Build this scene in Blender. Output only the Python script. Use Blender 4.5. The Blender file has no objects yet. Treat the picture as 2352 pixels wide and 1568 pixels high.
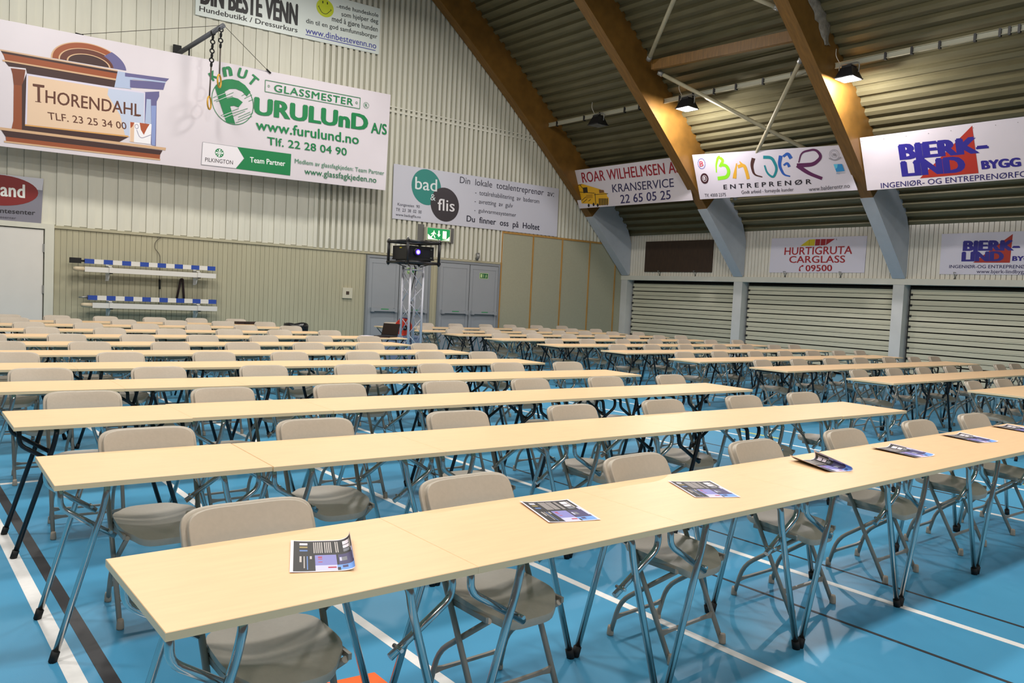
import bpy, bmesh, math, random
from mathutils import Vector, Matrix
random.seed(7)
SC = bpy.context.scene
COL = SC.collection
# ------------------------------------------------------------------ camera, world, lights, exposure
W, H = 2352, 1568
FPX, YAW, PITCH, ROLL, HC = 1849.07, 0.6787, -0.0541, 0.0484, 1.5255
_cy, _sy, _cp, _sp = math.cos(YAW), math.sin(YAW), math.cos(PITCH), math.sin(PITCH)
FW = Vector((_sy*_cp, _cy*_cp, _sp))
_r = Vector((_cy, -_sy, 0)); _u = _r.cross(FW)
RT = math.cos(ROLL)*_r + math.sin(ROLL)*_u
UP = -math.sin(ROLL)*_r + math.cos(ROLL)*_u
EYE = Vector((0, 0, HC))
cam = bpy.data.cameras.new('camera'); camo = bpy.data.objects.new('camera', cam); COL.objects.link(camo)
cam.sensor_fit = 'HORIZONTAL'; cam.sensor_width = 36.0; cam.lens = FPX/W*36.0
cam.clip_start = 0.05; cam.clip_end = 200
M = Matrix((( RT.x, UP.x, -FW.x, EYE.x), (RT.y, UP.y, -FW.y, EYE.y), (RT.z, UP.z, -FW.z, EYE.z), (0, 0, 0, 1)))
camo.matrix_world = M
SC.camera = camo
SC.view_settings.view_transform = 'Standard'
SC.view_settings.look = 'None'
SC.view_settings.gamma = 1
SC.view_settings.use_curve_mapping = False
SC.view_settings.exposure = 0.0
wd = bpy.data.worlds.new('hall_ambience'); SC.world = wd; wd.use_nodes = True
wd.node_tree.nodes['Background'].inputs[0].default_value = (1.0, 0.97, 0.93, 1)
wd.node_tree.nodes['Background'].inputs[1].default_value = 0.09

def area_light(name, loc, size, power, color=(1, .96, .9), direction=(0, 0, -1), spread=180):
    l = bpy.data.lights.new(name, 'AREA'); l.shape = 'SQUARE'; l.size = size; l.energy = power; l.color = color
    l.spread = math.radians(spread)
    o = bpy.data.objects.new(name, l); COL.objects.link(o); o.location = loc
    o.rotation_euler = Vector(direction).to_track_quat('-Z', 'Y').to_euler()
    return o
HALL = 250
for hx, hy in ((-2.5, 2), (3.0, 2), (8.2, 2), (-2.5, 8), (3.0, 8), (8.2, 8), (3.0, 14), (8.2, 14)):
    area_light('hall_light', (hx, hy, 8.6), 0.8, HALL)
for hx in (-3.0, 3.0, 9.0): area_light('hall_light', (hx, -5.5, 6.8), 0.9, 150, direction=(0, .55, -1))

# ------------------------------------------------------------------ helpers
def ray(u, v): return FW + RT*((u - W/2)/FPX) + UP*(-(v - H/2)/FPX)
def on_plane(u, v, o, n):
    d = ray(u, v); return EYE + d*((o - EYE).dot(n)/d.dot(n))
def on_y(u, v, y): return on_plane(u, v, Vector((0, y, 0)), Vector((0, 1, 0)))
def on_roof(u, v, off):
    d = ray(u, v); a, b = 5., 60.
    for _ in range(60):
        t = (a + b)/2; p = EYE + d*t
        if p.z > 2.42 + 1.0*(18.85 - p.x) - .0165*(18.85 - p.x)**2 + off: b = t
        else: a = t
    return EYE + d*a
def on_x(u, v, x): return on_plane(u, v, Vector((x, 0, 0)), Vector((1, 0, 0)))
def lin(c):
    c /= 255.0
    return c/12.92 if c <= .04045 else ((c + .055)/1.055)**2.4
MATS = {}
def mat(name, rgb, rough=.6, metal=0., vary=0., scale=8., bump=0., emit=0., spec=.5, stretch=(1, 1, 1), coat=0.):
    if name in MATS: return MATS[name]
    m = bpy.data.materials.new(name); m.use_nodes = True
    nt = m.node_tree; b = nt.nodes['Principled BSDF']
    col = (lin(rgb[0]), lin(rgb[1]), lin(rgb[2]), 1)
    b.inputs['Base Color'].default_value = col
    b.inputs['Roughness'].default_value = rough; b.inputs['Metallic'].default_value = metal
    b.inputs['Specular IOR Level'].default_value = spec
    if coat: b.inputs['Coat Weight'].default_value = coat
    if emit:
        b.inputs['Emission Color'].default_value = col; b.inputs['Emission Strength'].default_value = emit
    if vary or bump:
        tc = nt.nodes.new('ShaderNodeTexCoord'); mp = nt.nodes.new('ShaderNodeMapping')
        mp.inputs['Scale'].default_value = stretch
        no = nt.nodes.new('ShaderNodeTexNoise'); no.inputs['Scale'].default_value = scale; no.inputs['Detail'].default_value = 5
        nt.links.new(tc.outputs['Object'], mp.inputs[0]); nt.links.new(mp.outputs[0], no.inputs['Vector'])
        if vary:
            rp = nt.nodes.new('ShaderNodeValToRGB')
            rp.color_ramp.elements[0].position = .3; rp.color_ramp.elements[1].position = .7
            rp.color_ramp.elements[0].color = tuple(c*(1 - vary) for c in col[:3]) + (1,)
            rp.color_ramp.elements[1].color = tuple(min(1, c*(1 + vary)) for c in col[:3]) + (1,)
            nt.links.new(no.outputs['Fac'], rp.inputs[0]); nt.links.new(rp.outputs[0], b.inputs['Base Color'])
        if bump:
            bp = nt.nodes.new('ShaderNodeBump'); bp.inputs['Strength'].default_value = bump; bp.inputs['Distance'].default_value = .01
            nt.links.new(no.outputs['Fac'], bp.inputs['Height']); nt.links.new(bp.outputs[0], b.inputs['Normal'])
    MATS[name] = m
    return m

def props(o, label=None, cat=None, group=None, kind=None):
    if label: o['label'] = label
    if cat: o['category'] = cat
    if group: o['group'] = group
    if kind: o['kind'] = kind
    return o
def empty(name, loc=(0, 0, 0), rz=0., label=None, cat=None, group=None, kind=None):
    o = bpy.data.objects.new(name, None); COL.objects.link(o); o.location = loc; o.rotation_euler = (0, 0, rz)
    o.empty_display_size = .1
    return props(o, label, cat, group, kind)
def link_mesh(name, me, parent=None, **k):
    o = bpy.data.objects.new(name, me); COL.objects.link(o)
    if parent: o.parent = parent
    return props(o, **k)

class MB:
    """collects shapes for ONE mesh"""
    def __init__(s): s.v = []; s.f = []; s.m = []; s.mats = []; s.sm = []
    def mi(s, m):
        if m not in s.mats: s.mats.append(m)
        return s.mats.index(m)
    def face(s, pts, m, smooth=False):
        n = len(s.v); s.v += [tuple(p) for p in pts]; s.f.append(tuple(range(n, n + len(pts)))); s.m.append(s.mi(m)); s.sm.append(smooth)
    def grid(s, rows, m, closed_u=False, smooth=True, cap0=False, cap1=False):
        n = len(s.v); k = len(rows[0]); i = s.mi(m)
        for r in rows: s.v += [tuple(p) for p in r]
        for a in range(len(rows) - 1):
            for b in range(k if closed_u else k - 1):
                c = (b + 1) % k
                s.f.append((n + a*k + b, n + a*k + c, n + (a + 1)*k + c, n + (a + 1)*k + b)); s.m.append(i); s.sm.append(smooth)
        if cap0: s.f.append(tuple(n + b for b in range(k))[::-1]); s.m.append(i); s.sm.append(False)
        if cap1: s.f.append(tuple(n + (len(rows) - 1)*k + b for b in range(k))); s.m.append(i); s.sm.append(False)
    def box(s, x0, x1, y0, y1, z0, z1, m):
        P = [(x, y, z) for z in (z0, z1) for y in (y0, y1) for x in (x0, x1)]
        n = len(s.v); s.v += P; i = s.mi(m)
        for q in ((0, 2, 3, 1), (4, 5, 7, 6), (0, 1, 5, 4), (2, 6, 7, 3), (0, 4, 6, 2), (1, 3, 7, 5)):
            s.f.append(tuple(n + a for a in q)); s.m.append(i); s.sm.append(False)
    def hexa(s, P, m):
        n = len(s.v); s.v += [tuple(p) for p in P]; i = s.mi(m)
        for q in ((0, 2, 3, 1), (4, 5, 7, 6), (0, 1, 5, 4), (2, 6, 7, 3), (0, 4, 6, 2), (1, 3, 7, 5)):
            s.f.append(tuple(n + a for a in q)); s.m.append(i); s.sm.append(False)
    def tube(s, pts, r, m, n=8, caps=True):
        pts = [Vector(p) for p in pts]; rows = []; prev = None
        for i, p in enumerate(pts):
            a = pts[max(i - 1, 0)]; b = pts[min(i + 1, len(pts) - 1)]
            t = (b - a).normalized()
            if prev is None:
                h = Vector((0, 0, 1)) if abs(t.z) < .9 else Vector((1, 0, 0))
                e = t.cross(h).normalized()
            else:
                e = (prev - t*prev.dot(t)).normalized()
            prev = e; g = t.cross(e)
            rr = r[i] if isinstance(r, (list, tuple)) else r
            rows.append([p + (e*math.cos(2*math.pi*k/n) + g*math.sin(2*math.pi*k/n))*rr for k in range(n)])
        s.grid(rows, m, True, True, caps, caps)
    def torus(s, c, ax, ay, R, r, m, n=20, k=8):
        c, ax, ay = Vector(c), Vector(ax).normalized(), Vector(ay).normalized(); az = ax.cross(ay)
        rows = []
        for i in range(n + 1):
            t = 2*math.pi*i/n; d = ax*math.cos(t) + ay*math.sin(t)
            rows.append([c + d*(R + r*math.cos(2*math.pi*j/k)) + az*(r*math.sin(2*math.pi*j/k)) for j in range(k)])
        s.grid(rows, m, True)
    def cyl(s, c, ax, r, h, m, n=16):
        c, ax = Vector(c), Vector(ax).normalized(); s.tube([c, c + ax*h], r, m, n)
    def lathe(s, prof, c, m, n=16):
        rows = [[(c[0] + r*math.cos(2*math.pi*k/n), c[1] + r*math.sin(2*math.pi*k/n), c[2] + z) for k in range(n)] for r, z in prof]
        s.grid(rows, m, True, True, True, True)
    def mesh(s, name):
        me = bpy.data.meshes.new(name); me.from_pydata(s.v, [], s.f)
        for m in s.mats: me.materials.append(m)
        me.polygons.foreach_set('material_index', s.m); me.polygons.foreach_set('use_smooth', s.sm)
        me.update(); return me
    def build(s, name, parent=None, **k): return link_mesh(name, s.mesh(name), parent, **k)

def fillet(pts, rad, n=4):
    """round the inner corners of a polyline"""
    P = [Vector(p) for p in pts]; out = [P[0]]
    for i in range(1, len(P) - 1):
        a = (P[i - 1] - P[i]); b = (P[i + 1] - P[i]); r = min(rad, a.length*.45, b.length*.45)
        A = P[i] + a.normalized()*r; B = P[i] + b.normalized()*r
        for k in range(n + 1):
            t = k/n; out.append(A*(1 - t)**2 + P[i]*2*t*(1 - t) + B*t*t)
    out.append(P[-1]); return out

# ------------------------------------------------------------------ materials
M_chrome = mat('chrome_tube', (204, 200, 196), .19, 1.0)
M_black = mat('black_paint', (22, 22, 25), .4, vary=.1)
M_rubber = mat('black_rubber', (16, 16, 17), .7)
M_plastic = mat('beige_plastic', (178, 168, 153), .42, vary=.03, scale=60, bump=.05)
M_frame = mat('taupe_metal', (158, 148, 136), .35, metal=.15)
M_cap = mat('beige_rubber', (172, 158, 142), .6)
M_rivet = mat('dark_rivet', (60, 56, 52), .4, metal=.6)
M_birch = mat('birch_laminate', (238, 200, 154), .40, vary=.035, scale=5, stretch=(1.2, 9, 1))
M_edge = mat('laminate_edge', (240, 214, 172), .5)
M_white = mat('white_paint', (222, 218, 210), .55, vary=.02, scale=3)
M_clad = mat('cream_cladding', (214, 212, 196), .6, vary=.05, scale=1.6, stretch=(3, 3, .4))
M_cladback = mat('cladding_recess', (176, 174, 158), .7)
M_panel = mat('olive_panelling', (178, 172, 144), .65, vary=.04, scale=2, stretch=(3, 3, .5))
M_ply = mat('pale_panel_board', (164, 162, 138), .7, vary=.03, scale=20)
M_batten = mat('pine_batten', (176, 132, 66), .55, vary=.15, scale=6, stretch=(4, 4, .6))
M_greydoor = mat('grey_door_paint', (152, 156, 160), .5, vary=.02, scale=2)
M_greytrim = mat('grey_door_trim', (136, 140, 144), .5)
M_gap = mat('dark_gap', (16, 15, 14), .9)
M_concrete = mat('grey_painted_foot', (188, 194, 202), .6, vary=.04, scale=4)
M_glulam = mat('glulam_timber', (122, 86, 35), .42, vary=.22, scale=3.0, stretch=(1, 8, 1), bump=.04)
M_deck = mat('corrugated_deck', (110, 104, 76), .45, metal=.15, vary=.12, scale=2.5, stretch=(3, .6, 3))
M_slat = mat('slat_paint', (200, 196, 172), .55, vary=.05, scale=3, stretch=(1, .5, 4))
M_beam = mat('beam_paint', (214, 212, 200), .5, vary=.03, scale=3)
M_plank = mat('plank_paint', (226, 220, 206), .55, vary=.03, scale=3)
M_post = mat('post_paint', (206, 206, 202), .55, vary=.04, scale=3)
M_postside = M_post
M_sign = mat('sign_board', (216, 208, 214), .3, vary=.015, scale=2)
M_signback = mat('sign_back', (150, 150, 150), .6)
M_alu = mat('aluminium_tube', (206, 206, 214), .5, .5)
M_steel = mat('galvanised_steel', (150, 150, 146), .45, .6, vary=.1, scale=8)
M_pipe = mat('pale_pipe', (176, 168, 140), .5, vary=.08)

def ink(rgb, rough=.5):
    return mat('ink_%d_%d_%d' % rgb, rgb, rough)

# blue sports floor
def floor_material():
    m = bpy.data.materials.new('blue_sports_floor'); m.use_nodes = True; nt = m.node_tree; b = nt.nodes['Principled BSDF']
    tc = nt.nodes.new('ShaderNodeTexCoord'); no = nt.nodes.new('ShaderNodeTexNoise'); no.inputs['Scale'].default_value = .7; no.inputs['Detail'].default_value = 6
    rp = nt.nodes.new('ShaderNodeValToRGB')
    rp.color_ramp.elements[0].position = .3; rp.color_ramp.elements[1].position = .72
    rp.color_ramp.elements[0].color = (lin(69), lin(143), lin(184), 1); rp.color_ramp.elements[1].color = (lin(80), lin(160), lin(199), 1)
    n2 = nt.nodes.new('ShaderNodeTexNoise'); n2.inputs['Scale'].default_value = 260; n2.inputs['Detail'].default_value = 2
    bp = nt.nodes.new('ShaderNodeBump'); bp.inputs['Strength'].default_value = .12; bp.inputs['Distance'].default_value = .002
    for a, c in ((tc.outputs['Object'], no.inputs['Vector']), (tc.outputs['Object'], n2.inputs['Vector']), (no.outputs['Fac'], rp.inputs[0]),
                 (rp.outputs[0], b.inputs['Base Color']), (n2.outputs['Fac'], bp.inputs['Height']), (bp.outputs[0], b.inputs['Normal'])):
        nt.links.new(a, c)
    b.inputs['Roughness'].default_value = .36; b.inputs['Specular IOR Level'].default_value = .4
    return m
M_floor = floor_material()

# ------------------------------------------------------------------ setting: floor
XR, YE = 18.9, 18.0
q = MB(); q.box(-6, 19.6, -2.5, 18.3, -.15, 0, M_floor)
FLOOR = q.build('floor', kind='structure')
def strip(x0, x1, y0, y1, m, name='court_line'):
    s = MB(); s.box(x0, x1, y0, y1, 0, .0012, m); return s.build(name, FLOOR)
L_white = mat('white_line_paint', (236, 234, 232), .5, vary=.03, scale=40)
L_black = mat('black_line_paint', (46, 44, 48), .5, vary=.1, scale=60)
L_yellow = mat('yellow_line_paint', (214, 206, 92), .5)
L_orange = mat('orange_floor_paint', (240, 104, 34), .5)
for xc, w, m in ((.632, .062, L_white), (.738, .055, L_black), (1.795, .05, L_white), (3.01, .05, L_white), (3.79, .022, L_black),
                 (4.27, .05, L_white), (4.54, .022, L_black), (6.98, .05, L_white), (7.4, .03, L_black), (8.27, .05, L_white), (9.15, .05, L_white), (11.4, .05, L_white)):
    strip(xc - w/2, xc + w/2, -2.4, 17.6, m)
for k in range(9): strip(8.52, 8.57, 2.2 + k*1.6, 2.8 + k*1.6, L_yellow)
strip(.25, .6, 6.75, 6.80, L_white); strip(.77, 1.77, 6.75, 6.80, L_white)
s = MB(); s.face([(1.60, 2.76, .0013), (1.36, 2.79, .0013), (1.36, 2.60, .0013), (1.60, 2.57, .0013)][::-1], L_orange); s.build('floor_patch', FLOOR, label='orange painted floor patch')

# ------------------------------------------------------------------ setting: roof profile
def deck_z(x): d = XR - x; return 3.68 + .93*d - .0135*d*d
def soffit_z(x): d = 18.85 - x; return 2.42 + 1.0*d - .0165*d*d

# gable (far) wall
q = MB()
q.box(-6, 19.6, 18.03, 18.3, 0, 3.8, M_cladback)
# stepped backing up to the roof
for i in range(50):
    x0 = -6 + i*.5; x1 = x0 + .5
    z1 = min(deck_z(min(x1, 18.9)) + .05, 13.5)
    if z1 > 3.8: q.box(x0, x1, 18.03, 18.3, 3.8, z1, M_cladback)
WALL = q.build('wall_back', kind='structure', label='cream clad gable wall at the far end of the hall')
q = MB()
x = -1.5; k = 0
rnd = random.Random(3)
while x < 8.2:          # board-on-board cladding, broad boards
    z1 = min(deck_z(x + .14), 12.5)
    yo = 18.0 if k % 2 == 0 else 18.018
    if k % 2 == 0: q.box(x + .003, x + .139, yo, 18.03, 2.5 + rnd.uniform(-.01, .01), z1, M_clad)
    else: q.box(x + .001, x + .135, yo, 18.03, 2.52, z1, M_clad)
    x += .138; k += 1
while x < 18.8:         # narrow ribs further right
    z1 = deck_z(x + .1)
    zb = 2.5 if x < 13.93 else 3.38
    if z1 > zb + .05: q.box(x, x + .085, 17.975, 18.03, zb, z1, M_clad)
    x += .152
q.box(8.2, 18.8, 17.97, 18.02, 6.02, 6.07, M_clad)
q.box(8.2, 18.8, 17.97, 18.02, 6.14, 6.17, M_clad)
q.build('cladding', WALL)
q = MB(); x = 2.9
while x < 9.70: q.box(x, min(x + .1, 9.72), 18.012, 18.03, 0, 2.44, M_panel); x += .106
x = 11.64
while x < 11.84: q.box(x, x + .085, 18.0, 18.03, 0, 2.44, M_panel); x += .09
q.build('panelling', WALL)
q = MB(); q.box(2.88, 14.0, 17.985, 18.03, 2.45, 2.505, M_panel); q.build('trim_1', kind='structure')
# pale board bay on the right with pine battens
q = MB(); q.box(13.96, 18.9, 17.99, 18.03, 0, 3.36, M_ply); q.build('board_bay', WALL)
q = MB()
for x in (13.975, 15.12, 16.26, 17.41, 18.56): q.box(x - .022, x + .022, 17.972, 17.992, 0, 3.36 if x < 18 else 2.9, M_batten)
q.box(13.95, 17.9, 17.97, 17.992, 3.33, 3.385, M_batten)
q.build('batten', WALL)

# doors
def leaf(root, x0, x1, z1, y, m, bar=True):
    q = MB(); q.box(x0, x1, y - .02, y + .02, .01, z1, m)
    q.box(x0 + .09, x1 - .09, y - .024, y - .02, z1 - .12, z1 - .11, M_greytrim)
    for xx in (x0 + .09, x1 - .1): q.box(xx, xx + .01, y - .024, y - .02, .2, z1 - .11, M_greytrim)
    L = q.build('door_leaf', root)
    if bar:
        b = MB(); b.box(x0 + .065, x1 - .055, y - .10, y - .055, 1.03, 1.10, M_greydoor)
        for xx in (x0 + .06, x1 - .13): b.box(xx, xx + .08, y - .106, y - .0205, 1.012, 1.118, M_greydoor)
        b.box((x0 + x1)/2 - .1, (x0 + x1)/2 + .12, y - .103, y - .1, 1.075, 1.098, ink((60, 150, 90)))
        b.build('push_bar', L, label='grey push bar with green mark')
    return L
def double_door(name, x0, x1, z1, label):
    root = empty(name, ((x0 + x1)/2, 17.98, 0), kind='structure', label=label)
    xc = root.location.x
    f = MB(); f.box(x0 - xc, x0 + .06 - xc, -.03, .03, 0, z1, M_greytrim); f.box(x1 - .06 - xc, x1 - xc, -.03, .03, 0, z1, M_greytrim)
    f.box(x0 - xc, x1 - xc, -.03, .03, z1, z1 + .06, M_greytrim); f.box(-.012, .012, .005, .03, 0, z1, M_gap)
    f.build('door_frame', root)
    leaf(root, x0 + .065 - xc, -.012, z1 - .01, 0, M_greydoor); leaf(root, .012, x1 - .065 - xc, z1 - .01, 0, M_greydoor)
    return root
double_door('door_2', 9.74, 11.62, 2.36, 'grey double door behind the projector tower')
double_door('door_3', 11.86, 13.93, 2.38, 'grey double door left of the pale panel bay')
root = empty('door_1', (1.9, 17.98, 0), kind='structure', label='white door at the far left')
q = MB(); q.box(-1.2, .8, -.02, .03, .01, 2.4, M_white); L = q.build('door_leaf', root)
for z in (.55, 1.25, 2.05):
    h = MB(); h.box(.79, .83, -.035, -.01, z - .08, z + .08, M_steel); h.build('hinge', L)
q = MB(); q.box(.82, .98, -.045, .03, 0, 2.42, M_clad); q.box(-1.2, .98, -.045, .03, 2.42, 2.52, M_clad); q.build('door_frame', root)

# ------------------------------------------------------------------ setting: right wall
ARCH = ((17.67, 17.95), (13.41, 13.69), (8.95, 9.23))     # near / far face of each arch
q = MB(); q.box(19.25, 19.4, 3.2, 18.03, 0, 3.9, M_gap); q.box(18.93, 19.26, 3.2, 18.03, 2.28, 3.9, mat('plank_gap', (74, 64, 54), .8))
WALLR = q.build('wall_right', kind='structure', label='right long wall of white planks above slatted shutters')
q = MB(); y = 3.2
while y < 17.95: q.box(18.9, 18.932, y, y + .092, 2.41, 3.66, M_plank); y += .104
q.build('planking', WALLR)
q = MB(); q.box(18.86, 19.24, 3.2, 17.99, 2.27, 2.41, M_beam); q.build('trim_2', kind='structure', label='long white beam over the shutters')
for i, (a, b) in enumerate(((17.72, 17.985), (13.41, 13.69), (8.96, 9.22))):
    q = MB(); q.box(18.87, 19.24, a, b, 0, 2.27, M_post); q.build('trim_%d' % (3 + i), kind='structure', label=('white corner post', 'white post between the first and second shutter bays', 'white post between the second and third shutter bays')[i])
BAYS = ((13.69, 17.72, 'first pale slatted shutter, next to the far corner'), (9.22, 13.41, 'middle pale slatted shutter, under the dark wall opening and glass sign'),
        (3.4, 8.96, 'nearest pale slatted shutter, at the right edge'))
for y0, y1, lab in BAYS:
    root = empty('slatted_shutter', (19.1, (y0 + y1)/2, 0), 0, lab, 'shutter', 'slatted shutters along the right wall'); yc = root.location.y
    q = MB(); q.box(.09, .12, y0 + .002 - yc, y1 - .002 - yc, .002, 2.268, M_gap); q.build('backing', root)
    q = MB(); z = .06; k = 0
    while z < 2.2:
        h = .098 if k % 2 else .111
        q.box(0, .025, y0 + .05 - yc, y1 - .06 - yc, z, min(z + h, 2.2), M_slat)
        if k % 2 == 0: q.box(-.006, 0, y0 + .05 - yc, y1 - .06 - yc, z + .03, z + .033, M_slat)
        z += h + (.028 if k % 2 == 0 else .013) ; k += 1
    q.build('slat_face', root)
    q = MB(); z = .30
    for k in range(8):
        q.box(-.02, .02, y1 - .11 - yc, y1 - .045 - yc, z - .02, z + .025, M_rubber); z += .25
        if z > 2.1: break
    q.build('end_clip', root, label='dark slat end clips')

# dark opening
root = empty('wall_recess', (18.9, 15.75, 3.0), 0, 'dark brown timber panel on the white planks in the far bay', 'panel')
q = MB(); q.box(-.03, 0, -1.28, 1.28, -.47, .46, mat('dark_brown_timber', (58, 40, 26), .6, vary=.3, scale=8, stretch=(1, 8, .6)))
q.build('panel_boards', root)
# shelf brackets under signs
def bracket(y, label):
    root = empty('shelf_bracket', (18.9, y, 2.41), 0, label, 'bracket', 'small grey brackets on the beam')
    q = MB(); q.tube([(-.005, 0, .0), (-.005, 0, .17)], .008, M_steel, 6); q.tube([(-.01, 0, .005), (-.12, 0, .14)], .008, M_steel, 6)
    q.tube([(0, 0, .15), (-.13, 0, .15)], .008, M_steel, 6); q.tube([(-.005, -.06, .16), (-.005, .04, .0)], .008, M_steel, 6)
    q.build('bracket_arm', root)
bracket(16.4, 'grey bracket under the dark timber panel, left one'); bracket(15.05, 'grey bracket under the dark timber panel, right one')
bracket(12.1, 'grey bracket under the red glass sign, left one'); bracket(10.55, 'grey bracket under the red glass sign, right one'); bracket(7.85, 'grey bracket under the small blue and red sign')

# ------------------------------------------------------------------ roof deck (corrugated, ribs along the hall)
q = MB(); prof = []
d = 0.; P = .26; a = .085
xs = XR + .1
def deck_pt(dx, off):
    x = XR - dx; g = .93 - .027*dx; n = Vector((-g, 0, -1)).normalized() if False else Vector((-math.sin(math.atan(g)), 0, -math.cos(math.atan(g))))
    return Vector((x, 0, deck_z(x))) + n*off
dx = -.1
while dx < 17.5:
    st = P/math.sqrt(1 + (.93 - .027*dx)**2)
    prof += [deck_pt(dx, -.065), deck_pt(dx + st*.36, -.065), deck_pt(dx + st*.48, a - .065), deck_pt(dx + st*.86, a - .065)]
    dx += st
rows = [[(p.x, yy, p.z) for p in prof] for yy in (-1.0, 18.25)]
q.grid(rows, M_deck, smooth=False)
rows = [[(p.x, yy, p.z + .25) for p in prof] for yy in (-1.0, 18.25)]
q.grid(rows, M_deck, smooth=False)
q.build('ceiling', kind='structure', label='corrugated metal roof deck')

# glulam arches
def arch(y0, y1, label):
    root = empty('roof_arch', (18.85, (y0 + y1)/2, 2.42), 0, label, 'beam', 'curved timber roof arches'); yc = root.location.y
    def seg(d0, d1, m, name, ov=0., lab=None):
        rows = []
        n = max(2, int((d1 - d0)/.4))
        for i in range(n + 1):
            d = d0 + (d1 - d0)*i/n; x = 18.85 - d
            sl = 1.0 - .033*d; th = math.atan(sl)
            # outer edge perpendicular above the soffit
            s0 = Vector((x, soffit_z(x))); t = 0.
            while t < 2.2:
                pz = s0 + Vector((math.sin(th), math.cos(th)))*t
                if pz.x > XR + .02 or pz.y >= deck_z(pz.x) + .05: break
                t += .02
            o = s0 + Vector((math.sin(th), math.cos(th)))*t
            s1 = s0 - Vector((math.sin(th), math.cos(th)))*ov
            A = Vector((s1.x - 18.85, 0, s1.y - 2.42)); B = Vector((min(o.x, XR + .02) - 18.85, 0, o.y - 2.42))
            rows.append([A + Vector((0, y0 - yc - ov, 0)), A + Vector((0, y1 - yc + (ov if y1 < 17.9 else 0), 0)), B + Vector((0, y1 - yc + (ov if y1 < 17.9 else 0), 0)), B + Vector((0, y0 - yc - ov, 0))])
        q = MB(); q.grid(rows, m, True, False, True, True); q.build(name, root, **({'label': lab} if lab else {}))
    seg(0.0, 1.72, M_concrete, 'arch_foot', .012, 'grey painted arch foot'); seg(1.72, 16.0, M_glulam, 'arch_beam')
arch(*ARCH[0], 'brown timber roof arch against the gable wall'); arch(*ARCH[1], 'middle brown timber roof arch with a lit lamp beside it'); arch(*ARCH[2], 'nearest brown timber roof arch, brightest lit, at upper right')

# purlin and bracing between second and third arch
a0, b0 = on_roof(1500, 150, .55), on_roof(1826, 82, .55)
root = empty('purlin', (a0 + b0)/2, 0, 'brown timber purlin spanning between the two nearer roof arches', 'beam')
a0, b0 = a0 - root.location, b0 - root.location; h = .11
q = MB()
q.hexa([a0 + Vector((-.06, 0, -h)), a0 + Vector((.06, 0, -h)), b0 + Vector((-.06, 0, -h)), b0 + Vector((.06, 0, -h)), a0 + Vector((-.06, 0, h)), a0 + Vector((.06, 0, h)), b0 + Vector((-.06, 0, h)), b0 + Vector((.06, 0, h))], M_glulam)
q.build('purlin_beam', root)
def pipe(A, B, r, label):
    c = (A + B)/2; root = empty('bracing_pipe', c, 0, label, 'pipe', 'pale steel bracing pipes under the roof')
    q = MB(); q.tube([A - c, B - c], r, M_pipe, 10); q.build('pipe_tube', root)
    q = MB(); dd = (B - A).normalized()
    q.tube([A - c, A - c + dd*.12], r*1.35, M_steel, 8); q.build('end_fitting', root)
    q = MB(); q.tube([B - c - dd*.12, B - c], r*1.35, M_steel, 8); q.build('end_fitting', root)
pipe(on_roof(1512, 166, .5), on_roof(1866, 350, .5), .045, 'pale bracing pipe sloping down to the right behind the colourful lettered board')
pipe(on_roof(1842, 132, .5), on_roof(1688, 456, .5), .045, 'pale bracing pipe rising to the right, crossing the other one')
pipe(on_roof(1490, 137, .5), on_roof(1556, -20, .5), .05, 'pale bracing pipe rising from the middle arch to the top edge')
pipe(on_roof(1792, 20, .5), on_roof(1715, -12, .5), .045, 'short pale bracing pipe at the top beside the nearest arch')
# silver foil scrap on the nearest arch
root = empty('insulation_scrap', on_y(1885, 45, 8.94), 0, 'crumpled grey foil insulation stuck on the nearest arch', 'insulation')
q = MB(); rows = []
rr = random.Random(5)
for i in range(13):
    t = i/12; w = (20 + 16*math.sin(math.pi*min(1, t*1.25)))*(1 - .55*max(0, t - .6)/.4)
    rows.append([on_y(1852 + 44*t + w*j/5 + rr.uniform(-3, 3), -16 + 118*t + rr.uniform(-3, 3) + j*.5, 8.942 - .045*math.sin(math.pi*j/5)*rr.uniform(.4, 1.5)) - root.location for j in range(6)])
q.grid(rows, mat('grey_foil', (150, 142, 130), .5, .2, vary=.25, scale=14, bump=.5)); q.build('foil_sheet', root)

# cable trays (one length per bay) with clips, and floodlights
def tray(y0, y1, clips, label):
    root = empty('cable_tray', (TRX, (y0 + y1)/2, TRZ), 0, label, 'cable tray', 'pale cable trays under the roof deck'); yc = root.location.y
    q = MB(); q.box(-.01, .015, y0 - yc, y1 - yc, -.055, .055, mat('tray_grey', (170, 168, 150), .5, .2)); q.box(-.03, -.01, y0 - yc, y1 - yc, -.055, -.045, M_pipe); q.box(-.03, -.01, y0 - yc, y1 - yc, .045, .055, M_pipe)
    q.build('tray_channel', root)
    for yy in clips:
        c = MB(); c.box(-.04, .02, yy - yc - .02, yy - yc + .02, -.085, .06, M_black); c.build('cable_clip', root, label='black cable clip')
_t = on_roof(1700, 197, .66); TRX, TRZ = _t.x, _t.z
tray(13.71, 17.66, (17.3, 16.2, 15.6, 14.7, 14.2), 'far cable tray, between the gable arch and the middle arch')
tray(9.25, 13.39, (12.9, 12.5, 11.9, 11.3, 10.6, 9.9, 9.4), 'middle cable tray, crossing the bracing pipes')
tray(3.6, 8.93, (7.9, 7.4, 6.9, 6.3, 5.9, 5.75, 5.6, 5.45, 5.1, 5.0, 4.5), 'nearest cable tray, running out of the picture at upper right')
M_lit = mat('lamp_face_lit', (255, 244, 255), .4, emit=14.)
M_off = mat('lamp_face_off', (120, 120, 118), .2)
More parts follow.
